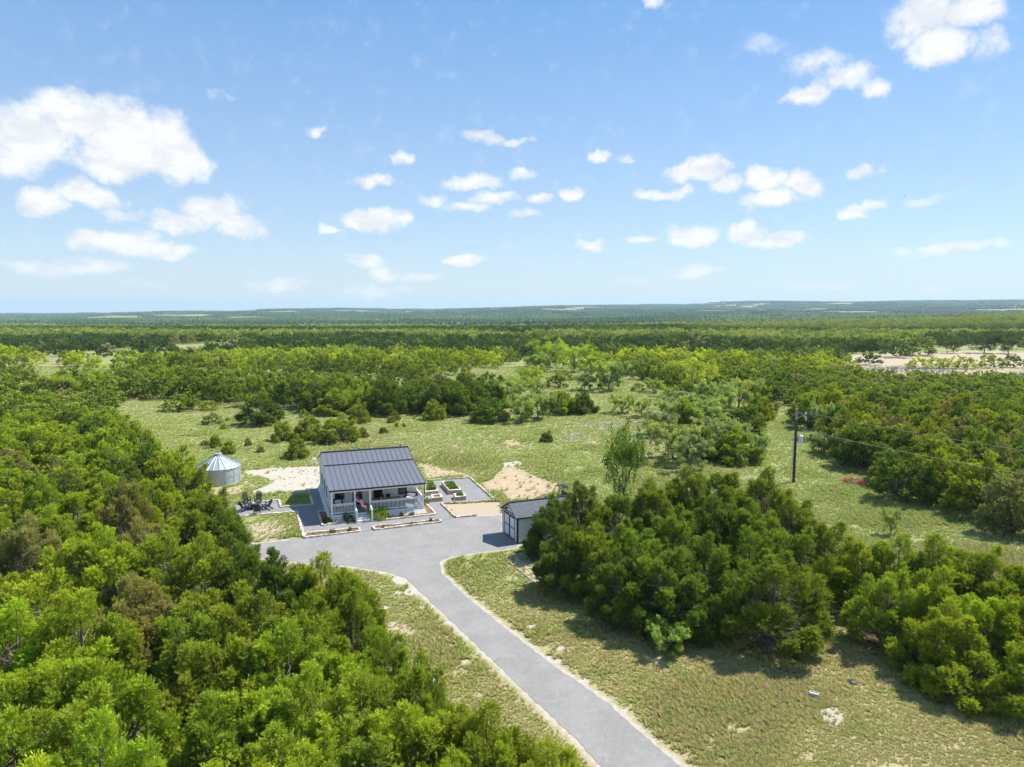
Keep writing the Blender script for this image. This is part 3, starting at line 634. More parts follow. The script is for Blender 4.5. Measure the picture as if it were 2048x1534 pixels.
def broadleaf(seed, n, size, H=4., Rr=1.8, sparse=False, per=60, detail=True):
    rng = np.random.default_rng(seed); wood = MB(); tips = []
    nb = 4 if not sparse else 5; base = np.array([0, 0, 0.]); fork = np.array([rng.uniform(-.1, .1), rng.uniform(-.1, .1), H*.22])
    wood.tube(base-np.array([0, 0, .1]), fork, .10, .08, 6)
    for i in range(nb):
        a = 2*math.pi*i/nb+rng.uniform(-.4, .4); p = fork
        q = fork+np.array([math.cos(a)*Rr*.45, math.sin(a)*Rr*.45, H*.28*rng.uniform(.8, 1.2)]); wood.tube(p, q, .065, .04, 5)
        for j in range(3):
            b = a+rng.uniform(-1, 1); e = q+np.array([math.cos(b)*Rr*.38, math.sin(b)*Rr*.38, H*rng.uniform(.10, .32)]); wood.tube(q, e, .035, .015, 4); tips.append(e)
            for k in range(2):
                b2 = b+rng.uniform(-1, 1); e2 = e+np.array([math.cos(b2)*Rr*.25, math.sin(b2)*Rr*.25, H*rng.uniform(.02, .18)]); wood.tube(e, e2, .015, .006, 3); tips.append(e2)
    for _ in range(6): tips.append(fork+np.array([rng.normal()*.4*Rr, rng.normal()*.4*Rr, H*rng.uniform(.3, .62)]))
    for _ in range(16):
        a = rng.uniform(0, 6.28); tips.append(np.array([math.cos(a)*Rr*rng.uniform(.45, .85), math.sin(a)*Rr*rng.uniform(.45, .85), H*rng.uniform(.12, .55)]))
    tips = np.array(tips); m = n; pk = rng.integers(0, len(tips), m)
    cl = tips[pk]+rng.normal(size=(m, 3))*np.array([.34, .34, .24])*(.7 if sparse else 1.0)
    N = m*per; pi = np.repeat(np.arange(m), per); d = unit(rng.normal(size=(N, 3)))
    C = cl[pi]+d*(rng.random(N)**.5*(.24 if sparse else .30))[:, None]
    D = unit(d+np.array([0, 0, .2])+rng.normal(size=(N, 3))*.6); v = np.clip(rng.normal(.45, .17, m)[pi]+rng.normal(0, .13, N), 0, 1)
    C[:, 2] = np.maximum(C[:, 2], .12)
    V, Fq, v = leaf_tris(C, D, size*(.7+.6*rng.random(N)), size*.6*(.7+.6*rng.random(N)), rng, v)
    return np_mesh('crown', V, Fq, {'v': ('FACE', v)}), wood.mesh('trunk')

JN = [juniper(10+i, 27+i % 5, 130, 25, .110, .031, 2) for i in range(6)]      # near
JM = [juniper(30+i, 25+i % 4, 72, 11, .20, .064, 1) for i in range(5)]        # middle
JF = [juniper(50+i, 18, 18, 5, .42, .20, 0) for i in range(4)]                  # far
ON = [broadleaf(70+i, 150, .14, per=54) for i in range(3)]
MN = [broadleaf(80+i, 230, .15, per=50, sparse=True, H=3.6) for i in range(4)]
OF = [broadleaf(90+i, 50, .38, per=10) for i in range(2)]
for grp in (JN, JM, ON, MN):
    for q in grp: q[0].materials.append(M_LEAF); q[1].materials.append(M_BARK)
for grp in (JN, JM):
    for q in grp: q[2].materials.append(M_TWIG)
for grp in (JF, OF):
    for q in grp: q[0].materials.append(M_LEAF_FAR)

# ------------------------------------------------------------------ geometry-node scatter for what nobody could count
def scatter(name, pts, rz, sc, vi, protos, label, kind='stuff', tilt=0.):
    n = len(pts); me = bpy.data.meshes.new(name); me.vertices.add(n); me.vertices.foreach_set('co', np.asarray(pts, np.float32).ravel())
    a = me.attributes.new('rot', 'FLOAT_VECTOR', 'POINT'); rv = np.zeros((n, 3), np.float32); rv[:, 2] = rz
    if tilt: rv[:, :2] = RNG.normal(0, tilt, (n, 2))
    a.data.foreach_set('vector', rv.ravel())
    a = me.attributes.new('scl', 'FLOAT_VECTOR', 'POINT'); a.data.foreach_set('vector', np.asarray(sc, np.float32).ravel())
    a = me.attributes.new('vi', 'INT', 'POINT'); a.data.foreach_set('value', np.asarray(vi, np.int32))
    o = link(name, me); tag(o, label, kind=kind)
    ng = bpy.data.node_groups.new(name, 'GeometryNodeTree')
    ng.interface.new_socket('Geometry', in_out='INPUT', socket_type='NodeSocketGeometry'); ng.interface.new_socket('Geometry', in_out='OUTPUT', socket_type='NodeSocketGeometry')
    N = ng.nodes; Lk = ng.links; gi = N.new('NodeGroupInput'); go = N.new('NodeGroupOutput'); jn = N.new('GeometryNodeJoinGeometry')
    def na(nm, ty):
        q = N.new('GeometryNodeInputNamedAttribute'); q.data_type = ty; q.inputs[0].default_value = nm
        return [s for s in q.outputs if s.enabled and s.name == 'Attribute'][0]
    ar, as_, av = na('rot', 'FLOAT_VECTOR'), na('scl', 'FLOAT_VECTOR'), na('vi', 'INT')
    for k, pr in enumerate(protos):
        cm = N.new('FunctionNodeCompare'); cm.data_type = 'INT'; cm.operation = 'EQUAL'
        ins = [s for s in cm.inputs if s.enabled]; Lk.new(av, ins[0]); ins[1].default_value = k
        oi = N.new('GeometryNodeObjectInfo'); oi.inputs[0].default_value = pr; oi.inputs['As Instance'].default_value = True
        ip = N.new('GeometryNodeInstanceOnPoints'); Lk.new(gi.outputs[0], ip.inputs['Points']); Lk.new(cm.outputs[0], ip.inputs['Selection'])
        Lk.new(oi.outputs['Geometry'], ip.inputs['Instance'])
        er = N.new('FunctionNodeEulerToRotation'); Lk.new(ar, er.inputs[0]); Lk.new(er.outputs[0], ip.inputs['Rotation'])
        Lk.new(as_, ip.inputs['Scale']); Lk.new(ip.outputs[0], jn.inputs[0])
    Lk.new(jn.outputs[0], go.inputs[0]); md = o.modifiers.new('scatter', 'NODES'); md.node_group = ng
    return o
def proto(name, me, mats=None):
    o = bpy.data.objects.new(name, me)
    for m in mats or []: me.materials.append(m)
    return o

# ------------------------------------------------------------------ place the trees
ORD = ['first','second','third','fourth','fifth','sixth','seventh','eighth','ninth','tenth','eleventh','twelfth','thirteenth','fourteenth','fifteenth','sixteenth','seventeenth','eighteenth','nineteenth','twentieth']
def ordn(i): return ORD[i] if i < 20 else ('%dth' % (i+1) if (i+1) % 10 not in (1, 2, 3) or (i+1) % 100 in (11, 12, 13) else '%d%s' % (i+1, {1: 'st', 2: 'nd', 3: 'rd'}[(i+1) % 10]))
TW = {'g': 'mid-green', 'mg': 'deep green', 'yg': 'yellow-green', 'bg': 'bright green', 'dg': 'dark green', 'gg': 'greyish green'}
def sizew(t):
    if t['h'] < 1.3: return 'tiny'
    if t['h'] < 2.7: return 'small'
    if t['r'] > 2.75: return 'broad'
    return 'tall' if t['h'] > 5.2 else 'rounded'
def inview(t): px = 1024+F_PX*t['x']/max(t['y'], 1); return -150 < px < 2200 and t['y'] > 14
jun = [t for t in TREES if t['kind'] == 'juniper']
jun.sort(key=lambda t: (not inview(t), math.hypot(t['x'], t['y'])-t['h']*3))
ind, rest = jun[:298], jun[298:]
zones = {}
for t in ind: zones.setdefault(t['zone'], []).append(t)
ZTXT = {ZL: ('in the thicket left of driveway', 8), ZR: ('in the clump beside the shed', 6), ZW: ('along the right picture edge', 5), ZM: ('in the meadow behind the house', 9),
        'tree line behind the meadow': ('in the tree line behind meadow', 7), 'woods on the right': ('in woods beyond power pole', 7), 'woods at far left': ('in woods left of the clearing', 8), 'pale field': ('in the pale field at far right', 30), 'front of clump': ('standing alone in front of the shed clump', 99)}
for zn, L in zones.items():
    zt, dep = ZTXT[zn]
    for t in L: t['row'] = int(t['y']//dep)
    rows = sorted({t['row'] for t in L})
    for ri, rw in enumerate(rows):
        R_ = sorted([t for t in L if t['row'] == rw], key=lambda t: t['x']/t['y'])
        for i, t in enumerate(R_):
            if zn == 'front of clump': t['label'] = 'broad green juniper with grey dead skirt standing before the shed clump'
            else: t['label'] = '%s %s juniper %s, %s row deep, %s from left' % (sizew(t), TW[t['tint']], zt, ordn(ri), ordn(i))
def jitter(c, a=.12):
    f = random.uniform(1-a, 1+a); return (c[0]*f*random.uniform(.92, 1.1), c[1]*f, c[2]*f*random.uniform(.9, 1.1), 1)
for n, t in enumerate(ind):
    d = math.hypot(t['x'], t['y']); z0 = float(hz(t['x'], t['y']))
    lod = JN if d < 68 else JM; q = lod[n % len(lod)]
    e = empty('juniper_tree', (t['x'], t['y'], z0), random.uniform(0, 6.28), t['label'], 'juniper tree', 'juniper trees')
    sx = t['r']/2.35; sz = t['h']/5.0; e.scale = (sx, sx*random.uniform(.92, 1.08), sz)
    if t['h'] < 4.2: e.location.z -= t['h']*.11; e.scale = (sx*1.22, sx*1.26, sz*1.2)
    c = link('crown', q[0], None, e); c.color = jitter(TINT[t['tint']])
    link('trunk', q[1], None, e); link('dead_branches', q[2], None, e)
mcount = {}
mesq_lab = {'pale': 'pale green airy mesquite', 'lace': 'thin lacy mesquite with bare stems showing', 'gray': 'grey-green rounded bush', 'fern': 'feathery light green sapling'}
others = [t for t in TREES if t['kind'] != 'juniper']
others.sort(key=lambda t: t['x']/t['y'])
for n, t in enumerate(others):
    z0 = float(hz(t['x'], t['y'])); k = t['kind']; lod = MN if k == 'mesquite' else ON; q = lod[n % len(lod)]; HH, RR = (3.6, 1.9) if k == 'mesquite' else (3.7, 1.9)
    if k == 'mesquite':
        nm = 'mesquite_tree'; i = mcount.setdefault(t['tint'], 0); mcount[t['tint']] += 1
        lab = '%s, %s such one from left' % (mesq_lab[t['tint']], ordn(i))
        if t['tint'] == 'fern': lab = 'feathery light green sapling at the foot of the lone front juniper'
        cat, grp = 'mesquite tree', 'mesquite trees'
    else:
        nm = 'oak_tree'; i = mcount.setdefault('o'+t['tint'], 0); mcount['o'+t['tint']] += 1
        lab = {'lime': 'lime green leafy oak bush among darker junipers, %s from the left' % ordn(i), 'sapling': 'tall bright green oak rising behind the clump beside the shed',
               'dark': ['dark round oak left of the lone oak by the pale field', 'lone dark oak with bare trunk in the pale field', 'dark round oak right of the lone oak by the pale field'][min(i, 2)] if t['tint'] == 'dark' else ''}[t['tint']]
        cat, grp = 'oak tree', 'oak trees'
    e = empty(nm, (t['x'], t['y'], z0), random.uniform(0, 6.28), lab, cat, grp); sx = t['r']/RR*1.04; e.scale = (sx, sx, t['h']/HH*1.15)
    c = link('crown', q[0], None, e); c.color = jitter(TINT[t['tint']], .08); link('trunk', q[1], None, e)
# the rest of the woods, past the three hundred one can pick out
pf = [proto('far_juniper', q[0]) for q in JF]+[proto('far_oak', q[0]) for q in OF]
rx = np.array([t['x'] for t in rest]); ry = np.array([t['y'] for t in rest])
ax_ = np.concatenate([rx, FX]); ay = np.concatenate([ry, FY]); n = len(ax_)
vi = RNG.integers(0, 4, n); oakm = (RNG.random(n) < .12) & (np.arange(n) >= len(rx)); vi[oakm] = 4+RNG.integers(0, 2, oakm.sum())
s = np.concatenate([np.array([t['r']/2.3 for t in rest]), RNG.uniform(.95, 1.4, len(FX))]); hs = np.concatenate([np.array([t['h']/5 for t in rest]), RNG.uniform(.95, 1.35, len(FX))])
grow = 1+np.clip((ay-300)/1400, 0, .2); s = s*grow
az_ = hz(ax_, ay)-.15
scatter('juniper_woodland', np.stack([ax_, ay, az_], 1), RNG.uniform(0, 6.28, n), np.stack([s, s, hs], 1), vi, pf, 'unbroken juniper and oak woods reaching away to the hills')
# distant woods: patches of canopy
def patch(seed, size, k, opening):
    rng = np.random.default_rng(seed); Vs = []; Fs = []; vs = []; b = 0
    for i in range(k):
        c = rng.uniform(-size/2, size/2, 2); r = rng.uniform(2.2, 4.2); h = rng.uniform(3.6, 6.5)
        m = 7; a = np.arange(m)*2*math.pi/m+rng.uniform(0, 6)
        rad = [(.0, .75), (.3, 1.), (.75, .82), (1., .25)]
        ring = [np.stack([c[0]+np.cos(a)*r*q*rng.uniform(.8, 1.2, m), c[1]+np.sin(a)*r*q*rng.uniform(.8, 1.2, m), np.full(m, z*h)+rng.uniform(-.25, .25, m)], 1) for z, q in rad]
        Vs += ring
        for j in range(3):
            for l in range(m): Fs.append((b+j*m+l, b+j*m+(l+1) % m, b+(j+1)*m+(l+1) % m, b+(j+1)*m+l)); vs.append(rng.random())
        b += 4*m
    return np_mesh('canopy_patch', np.concatenate(Vs), np.array(Fs), {'v': ('FACE', np.array(vs))})
def canopy_mat():
    m, t, out = newmat('hill_canopy'); pos = t.pos(); v = t.attr('v')
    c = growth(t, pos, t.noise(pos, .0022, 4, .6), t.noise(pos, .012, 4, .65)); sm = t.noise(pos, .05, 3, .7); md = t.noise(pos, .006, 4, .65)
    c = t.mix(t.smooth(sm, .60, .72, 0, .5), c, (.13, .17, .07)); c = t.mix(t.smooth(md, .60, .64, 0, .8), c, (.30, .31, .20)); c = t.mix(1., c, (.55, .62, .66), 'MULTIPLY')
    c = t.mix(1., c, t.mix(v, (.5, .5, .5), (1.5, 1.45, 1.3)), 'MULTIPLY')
    principled(t, out, c, .9, 0, .1); return m
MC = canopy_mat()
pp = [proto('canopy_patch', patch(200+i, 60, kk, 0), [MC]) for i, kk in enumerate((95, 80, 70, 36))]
px_, py_, sc_, vv = [], [], [], []
for d0, d1, st, sc in ((1000, 2100, 52, 1.), (2100, 3600, 75, 1.45), (3600, 6300, 105, 2.0)):
    a, b = lattice(-d1*.85, d1*.85, d0, d1, st, RNG); k = np.abs(a) < b*.82+60; a, b = a[k], b[k]
    nz_ = fbm(a/260+3, b/260, 3); k = nz_ < .60; a, b, nz_ = a[k], b[k], nz_[k]
    px_.append(a); py_.append(b); sc_.append(np.full(len(a), sc)); vv.append(np.where(nz_ > .53, 3, RNG.integers(0, 3, len(a))))
px_ = np.concatenate(px_); py_ = np.concatenate(py_); sc_ = np.concatenate(sc_); vv = np.concatenate(vv)
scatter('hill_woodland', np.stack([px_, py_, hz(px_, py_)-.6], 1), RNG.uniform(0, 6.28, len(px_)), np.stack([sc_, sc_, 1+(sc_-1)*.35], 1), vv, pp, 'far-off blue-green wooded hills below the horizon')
#@@GRASS
def tuft(seed, n, h, spread):
    rng = np.random.default_rng(seed); a = rng.uniform(0, 6.28, n); r = rng.random(n)*spread*.35
    b = np.stack([np.cos(a)*r, np.sin(a)*r, np.zeros(n)], 1); l = h*rng.uniform(.5, 1.15, n)
    tip = b+np.stack([np.cos(a)*spread*rng.uniform(.3, 1, n), np.sin(a)*spread*rng.uniform(.3, 1, n), l], 1)
    sd_ = np.stack([-np.sin(a), np.cos(a), np.zeros(n)], 1)*.014*(1+h*2); V = np.stack([b-sd_, b+sd_, tip], 1).reshape(-1, 3)
    return np_mesh('grass_tuft', V, np.arange(3*n).reshape(n, 3), {'v': ('FACE', rng.random(n))})
def grass_mat():
    m, t, out = newmat('grass_blades'); pos = t.pos(); c = grass_color(t, pos); oi = t.new('ShaderNodeObjectInfo').outputs['Random']
    c = t.mix(t.smooth(oi, 0, 1, 0, .65), c, (.26, .235, .115)); c = t.mix(t.smooth(oi, .55, .2, 0, .6), c, (.19, .27, .055))
    c = t.mix(1., c, t.mix(t.attr('v'), (1.25, 1.25, 1.15), (1.95, 1.85, 1.6)), 'MULTIPLY')
    di = t.new('ShaderNodeBsdfDiffuse'); tr_ = t.new('ShaderNodeBsdfTranslucent'); mx = t.new('ShaderNodeMixShader'); mx.inputs[0].default_value = .35
    t.l.new(c, di.inputs[0]); t.l.new(c, tr_.inputs[0]); t.l.new(di.outputs[0], mx.inputs[1]); t.l.new(tr_.outputs[0], mx.inputs[2]); t.l.new(mx.outputs[0], out.inputs[0]); return m
MG = grass_mat(); tp = [proto('grass_tuft', tuft(300+i, 16, (.10, .16, .24, .34)[i], (.10, .14, .16, .22)[i]), [MG]) for i in range(4)]
def grass_pts(n, y0, y1):
    u = RNG.random(n); b = (y0**-.25+u*(y1**-.25-y0**-.25))**-4; a = RNG.uniform(-1, 1, n)*(b*.80+3)
    k = np.abs(a) < b*.80+4; a, b = a[k], b[k]
    k = ~inpoly(a, b, DRIVE) & ~inpoly(a, b, PATH_L) & ~inpoly(a, b, TANRECT) & ~inpoly(a, b, HOUSEFP) & ~inpoly(a, b, SHEDFP)
    k &= (polydist(a, b, DRIVE) > .35+RNG.random(len(a))*.45)
    for pl, pr in [(p, .05) for p in CALI]+[(p, .03) for p in REDD[:1]]+[(p, .1) for p in REDD[1:]]+[(p, .3) for p in TAN]+[(LEFTZ, .3)]: k &= ~(inpoly(a, b, pl) & (RNG.random(len(a)) > pr))
    k &= fbm(a*.8+40, b*.8, 3) < .60+RNG.random(len(a))*.25
    return a[k], b[k]
HOUSEFP = [(-15.6, 56.6), (-6.6, 59.9), (-6.6, 62.5), (-11.2, 73.0), (-20.6, 69.6)]; SHEDFP = [(.41, 53.17), (5.0, 55.0), (3.8, 57.9), (-.82, 55.93)]
a1, b1 = grass_pts(520000, 20, 215); n1 = len(a1); ss = RNG.uniform(.55, 1.05, n1)*(b1/34)**.62
tallz = fbm(a1*.22, b1*.22, 3); vi = np.clip((tallz*6-1.7+RNG.normal(0, .7, n1))*np.clip(70/b1, .5, 1), 0, 3).astype(int)
scatter('grass', np.stack([a1, b1, hz(a1, b1)], 1), RNG.uniform(0, 6.28, n1), np.stack([ss*1.15, ss*1.15, ss*.8], 1), vi, tp, 'tufts of green and straw coloured meadow grass')
print('grass', n1)
#@@THINGS
# ------------------------------------------------------------------ the cottage
HO = Vector((-15.54, 58.65, 0)); HT = .343; HW, HD = 8.09, 11.93
HU = Vector((math.cos(HT), math.sin(HT), 0)); HV = Vector((-math.sin(HT), math.cos(HT), 0))
def HL(a, b, z=0.): return HO+HU*a+HV*b+Vector((0, 0, z))
house = empty('cottage', HO, HT, 'white board and batten cottage with charcoal standing seam roof and deep front porch', 'house')
PROF = [(-.26, 2.81), (5.17, 3.78), (7.63, 4.58), (12.2, 3.09)]
def rz_(b):
    for (b0, z0), (b1, z1) in zip(PROF, PROF[1:]):
        if b <= b1: return z0+(z1-z0)*(b-b0)/(b1-b0)
    return PROF[-1][1]
w = MB()
def slabwall(m, x0, x1, pts):      # polygon in (b,z) extruded along a
    n = len(pts); vs = [(x0, b, z) for b, z in pts]+[(x1, b, z) for b, z in pts]
    m.add(vs, [tuple(range(n-1, -1, -1)), tuple(range(n, 2*n))]+[(i, (i+1) % n, n+(i+1) % n, n+i) for i in range(n)])
gp = [(2.82, .6), (11.93, .6), (11.93, rz_(11.93)-.14), (7.63, 4.44), (5.17, 3.64), (2.82, rz_(2.82)-.14)]
m_ = MB(); slabwall(m_, 0, .12, gp); m_.build('side_wall', M_WHITE2, house)
m_ = MB(); slabwall(m_, HW-.12, HW, gp); m_.build('side_wall', M_WHITE2, house)
MB().box(0, 2.7, .6, HW, 2.82, 3.1).build('front_wall', M_WHITE2, house)
MB().box(.12, 11.8, .6, HW-.12, 11.93, 3.0).build('back_wall', M_WHITE2, house)
sk = MB(); o_, i_ = .26, .02
for x0, y0, x1, y1, nx_, ny_ in ((0, -.02, HW, -.02, 0, -1), (HW, -.02, HW, HD, 1, 0), (HW, HD, 0, HD, 0, 1), (0, HD, 0, -.02, -1, 0)):
    n_ = 14 if abs(x1-x0)+abs(y1-y0) > 5 else 8; vs = []
    for k in range(n_+1):
        f = k/n_; bx, by = x0+(x1-x0)*f, y0+(y1-y0)*f; e0 = o_*(.8+.4*random.random())
        ex = (-o_ if k == 0 else o_ if k == n_ else 0); tx, ty = ((x1-x0), (y1-y0)); Ln = math.hypot(tx, ty); tx, ty = tx/Ln, ty/Ln
        vs += [(bx+nx_*e0+tx*ex, by+ny_*e0+ty*ex, 0), (bx+nx_*i_+tx*ex*.08, by+ny_*i_+ty*ex*.08, .52)]
    sk.add(vs, [(2*k, 2*k+2, 2*k+3, 2*k+1) for k in range(n_)])
sk.build('foundation_skirt', M_CONC, house)
MB().box(.0, -.05, .5, HW, 2.7, .6).build('porch_floor', M_FLOOR, house)
MB().box(.0, -.085, .50, HW, -.053, .59).build('floor_trim', M_WHITE, house)
MB().box(.0, .0, 2.50, HW, .14, 2.74).build('porch_beam', M_WHITE, house)
MB().box(.0, .145, 2.58, .14, 2.69, 2.74).build('porch_beam', M_WHITE, house); MB().box(HW-.14, .145, 2.58, HW, 2.69, 2.74).build('porch_beam', M_WHITE, house)
MB().box(.15, .15, 2.70, HW-.15, 2.69, 2.73).build('porch_ceiling', M_WHITE, house)
for a in (.0, 1.96, 3.26, HW-.14):
    p = MB().box(a, .0, .6, a+.14, .14, 2.5).box(a-.02, -.02, .6, a+.16, .16, .8).box(a-.02, -.02, 2.38, a+.16, .16, 2.498).build('porch_post', M_WHITE, house)
def rail(a0, b0, a1, b1, zt=1.5, zb=.72, sl=0.):
    d = Vector((a1-a0, b1-b0, 0)); L = d.length; d.normalize()
    r = MB().bar((a0, b0, zt), (a1, b1, zt-sl), .09, .05).bar((a0, b0, zb), (a1, b1, zb-sl), .06, .07).bar((a0, b0, zt-.10), (a1, b1, zt-.10-sl), .05, .06).build('railing', M_WHITE, house)
    q = MB(); n = int(L/.115)
    for k in range(1, n):
        f = k/n; c = Vector((a0, b0, 0))+d*(L*f); q.box(c.x-.019, c.y-.019, zb-sl*f, c.x+.019, c.y+.019, zt-.08-sl*f)
    o = q.build('balusters', M_WHITE, r); tag(o, kind='stuff')
rail(.14, .07, 1.96, .07); rail(3.40, .07, HW-.14, .07); rail(HW-.07, .14, HW-.07, 2.69); rail(.07, .14, .07, 2.69)
MB().box(5.54, .02, .6, 5.64, .12, .74).build('rail_block', M_WHITE, house)
for k in range(3): MB().box(2.12, -.36-.3*k, .0 if k > 1 else .0, 3.24, -.06-.3*k, .45-.15*k).build('step', M_STEP, house)
for a in (2.03, 3.33):
    MB().bar((a, -.05, 1.42), (a, -1.0, .98), .08, .07).bar((a, -.05, .62), (a, -1.0, .16), .04, .26).build('stair_rail', M_WHITE, house)
    q = MB(); [q.box(a-.019, -.98+.12*k, .2+.05*k, a+.019, -.94+.12*k, 1.0+.055*k) for k in range(1, 8)]; q.build('stair_balusters', M_WHITE, house)
    MB().box(a-.07, -1.1, 0, a+.07, -.97, 1.12).build('newel_post', M_WHITE, house)
# roof: soffit, then every standing-seam panel
for k, ((b0, z0), (b1, z1)) in enumerate(zip(PROF, PROF[1:])):
    m_ = MB(); t_ = .12
    m_.add([(-.13, b0, z0-.012), (HW+.13, b0, z0-.012), (HW+.13, b1, z1-.012), (-.13, b1, z1-.012), (-.13, b0, z0-t_), (HW+.13, b0, z0-t_), (HW+.13, b1, z1-t_), (-.13, b1, z1-t_)],
           [(0,1,2,3), (7,6,5,4), (0,4,5,1), (1,5,6,2), (2,6,7,3), (3,7,4,0)])
    so_ = m_.build('roof', M_WHITE, house); pw = (HW+.30)/18
    pm = MB(); L = math.hypot(b1-b0, z1-z0); pm.box(.002, 0, 0, pw-.002, L, .022).box(-.016, 0, .0, .016, L, .062); pme = pm.mesh('roof_panel'); pme.materials.append(M_ROOF)
    an = math.atan2(z1-z0, b1-b0)
    for i in range(18): link('roof_panel', pme, None, so_, (-.15+pw*i, b0, z0), (an, 0, 0))
    MB().bar((HW+.142, b0, z0-.02), (HW+.142, b1, z1-.02), .02, .15).build('rake_trim', M_DARK, so_); MB().bar((-.142, b0, z0-.02), (-.142, b1, z1-.02), .02, .15).build('rake_trim', M_DARK, so_)
MB().box(-.16, -.31, 2.69, HW+.16, -.265, 2.83).build('eave_fascia', M_DARK, house)
MB().bar((-.16, 7.63, 4.635), (HW+.16, 7.63, 4.635), .30, .04).build('ridge_cap', M_DARK, house)
MB().bar((-.15, 5.14, 3.845), (HW+.15, 5.14, 3.845), .12, .05).build('roof_transition', M_DARK, house)
def opening(kind, a0, a1, z0, z1, side=None):
    """frame, pane and white surround; side=None on the porch wall, else on the left gable wall (a axis runs along depth)"""
    def bx(m, p0, z0_, p1, z1_, d0, d1):
        if side is None: m.box(p0, 2.7-d1, z0_, p1, 2.7-d0, z1_)
        elif side == 0: m.box(-d1, p0, z0_, -d0, p1, z1_)
        else: m.box(HW+d0, p0, z0_, HW+d1, p1, z1_)
    t = .055; f = MB()
    bx(f, a0, z0, a0+t, z1, .0, .06); bx(f, a1-t, z0, a1, z1, .0, .06); bx(f, a0+t, z0, a1-t, z0+t, .0, .06); bx(f, a0+t, z1-t, a1-t, z1, .0, .06)
    if kind == 'window': bx(f, a0+t, (z0+z1)/2-.02, a1-t, (z0+z1)/2+.02, .0, .05)
    fo = f.build(kind, M_DARK, house); g = MB(); bx(g, a0+t, z0+t, a1-t, z1-t, .005, .025); g.build('pane', M_GLASS, fo)
    s = MB(); q = .10
    bx(s, a0-q, z0-(q if kind == 'window' else 0), a0-.001, z1+q, .0, .035); bx(s, a1+.001, z0-(q if kind == 'window' else 0), a1+q, z1+q, .0, .035); bx(s, a0, z1+.001, a1, z1+q, .0, .035)
    if kind == 'window': bx(s, a0, z0-q, a1, z0-.001, .0, .045)
    s.build('surround', M_WHITE, fo)
    if kind == 'door': h = MB(); bx(h, a1-.12, 1.55, a1-.09, 1.75, .06, .09); h.build('handle', M_GALV, fo)
opening('window', .57, 1.42, 1.20, 2.45); opening('door', 2.12, 3.0, .6, 2.55); opening('window', 4.0, 4.82, 1.0, 2.45); opening('window', 6.27, 7.08, 1.17, 2.45)
for b_ in (3.25, 5.5, 8.2): opening('window', b_, b_+.7, 1.25, 2.35, 0)
for b_ in (4.2, 8.4): opening('window', b_, b_+.8, 1.25, 2.35, 1)
OP = [(.44, 1.56, 1.06), (1.99, 3.13, 0), (3.87, 4.95, .86), (6.14, 7.21, 1.03)]
bt = MB().box(0, 0, 0, .04, .022, 1).mesh('batten'); bt.materials.append(M_WHITE)
a = .2
while a < HW:
    o = [q for q in OP if q[0]-.04 < a < q[1]]
    hgt = 2.1 if not o else o[0][2]-.6
    if hgt > .1: q = link('batten', bt, None, house, (a, 2.677, .602)); q.scale = (1, 1, hgt)
    a += .37
for sd_, x0 in ((0, -.022), (1, HW)):
    b_ = 2.9
    while b_ < HD:
        SO = [(3.12, 4.1), (5.37, 6.35), (8.07, 9.05)] if sd_ == 0 else [(4.07, 5.13), (8.27, 9.33)]
        o = [q for q in SO if q[0]-.05 < b_ < q[1]]; q = link('batten', bt, None, house, (x0+.022 if sd_ == 0 else x0, b_, .602))
        q.rotation_euler = (0, 0, R(90)) ; q.scale = (1, 1, (1.10-.602 if o else rz_(b_)-.17-.602))
        if sd_ == 1: q.location.x = HW+.022
        b_ += .38
for b_ in (2.72, HD-.1): MB().box(-.03, b_, .6, -.001, b_+.1, rz_(b_)-.15).build('corner_board', M_WHITE, house)
lan = MB().box(3.52, 2.60, 2.05, 3.62, 2.70, 2.1).box(3.53, 2.58, 2.1, 3.61, 2.66, 2.3).build('wall_lantern', M_BLACK, house)
MB().tube((7.6, 8.4, 4.2), (7.6, 8.4, 4.75), .06, .06, 8).build('vent_pipe', M_DARK, house)

# flag on the porch post
M_RED = simple('flag_red', (.62, .02, .035), .75, var=.06); M_FW = simple('flag_white', (.80, .79, .78), .75, var=.04); M_BLUE = simple('flag_blue', (.022, .035, .14), .75, var=.06)
fl = empty('flag', HL(2.03, -.08, 1.72), HT, 'stars and stripes flag hanging from the porch post left of the steps', 'flag')
base = Vector((0, 0, 0)); tip = Vector((-.05, -.62, .78)); MB().tube(base, tip, .016, .013, 8).lathe([(.0, 0), (.02, 0)], 4).build('flag_pole', M_FW, fl)
hd = (base-tip).normalized(); fly = Vector((.90, .0, -.95)).normalized(); nm = hd.cross(fly).normalized()
def fp(u, v, off=0.):      # u along fly 0..1.35, v along hoist 0..0.85
    rp = .07*math.sin(u*6.5+v*2.2)*min(1, u*2)+.05*math.sin(u*13+v*4)*min(1, u); squeeze = 1-.12*min(1, u*1.1)
    return tip+hd*(.03+v*squeeze+.16*u)+fly*u+nm*(rp+off)+Vector((0, 0, -.05*math.sin(v*5)*u))
NU = 26; f = MB(); vs = [fp(1.38*i/NU, .84*j/13) for j in range(14) for i in range(NU+1)]
for j in range(13):
    for i in range(NU): pass
f.v = [tuple(v) for v in vs]
for j in range(13):
    for i in range(NU):
        f.f.append((j*(NU+1)+i, j*(NU+1)+i+1, (j+1)*(NU+1)+i+1, (j+1)*(NU+1)+i)); f.m.append(2 if (j < 7 and i < NU*.4) else (0 if j % 2 == 0 else 1))
cl = f.build('cloth', [M_RED, M_FW, M_BLUE], fl, smooth=True); sm = cl.modifiers.new('thick', 'SOLIDIFY'); sm.thickness = .004; sm.offset = 0
st = MB()
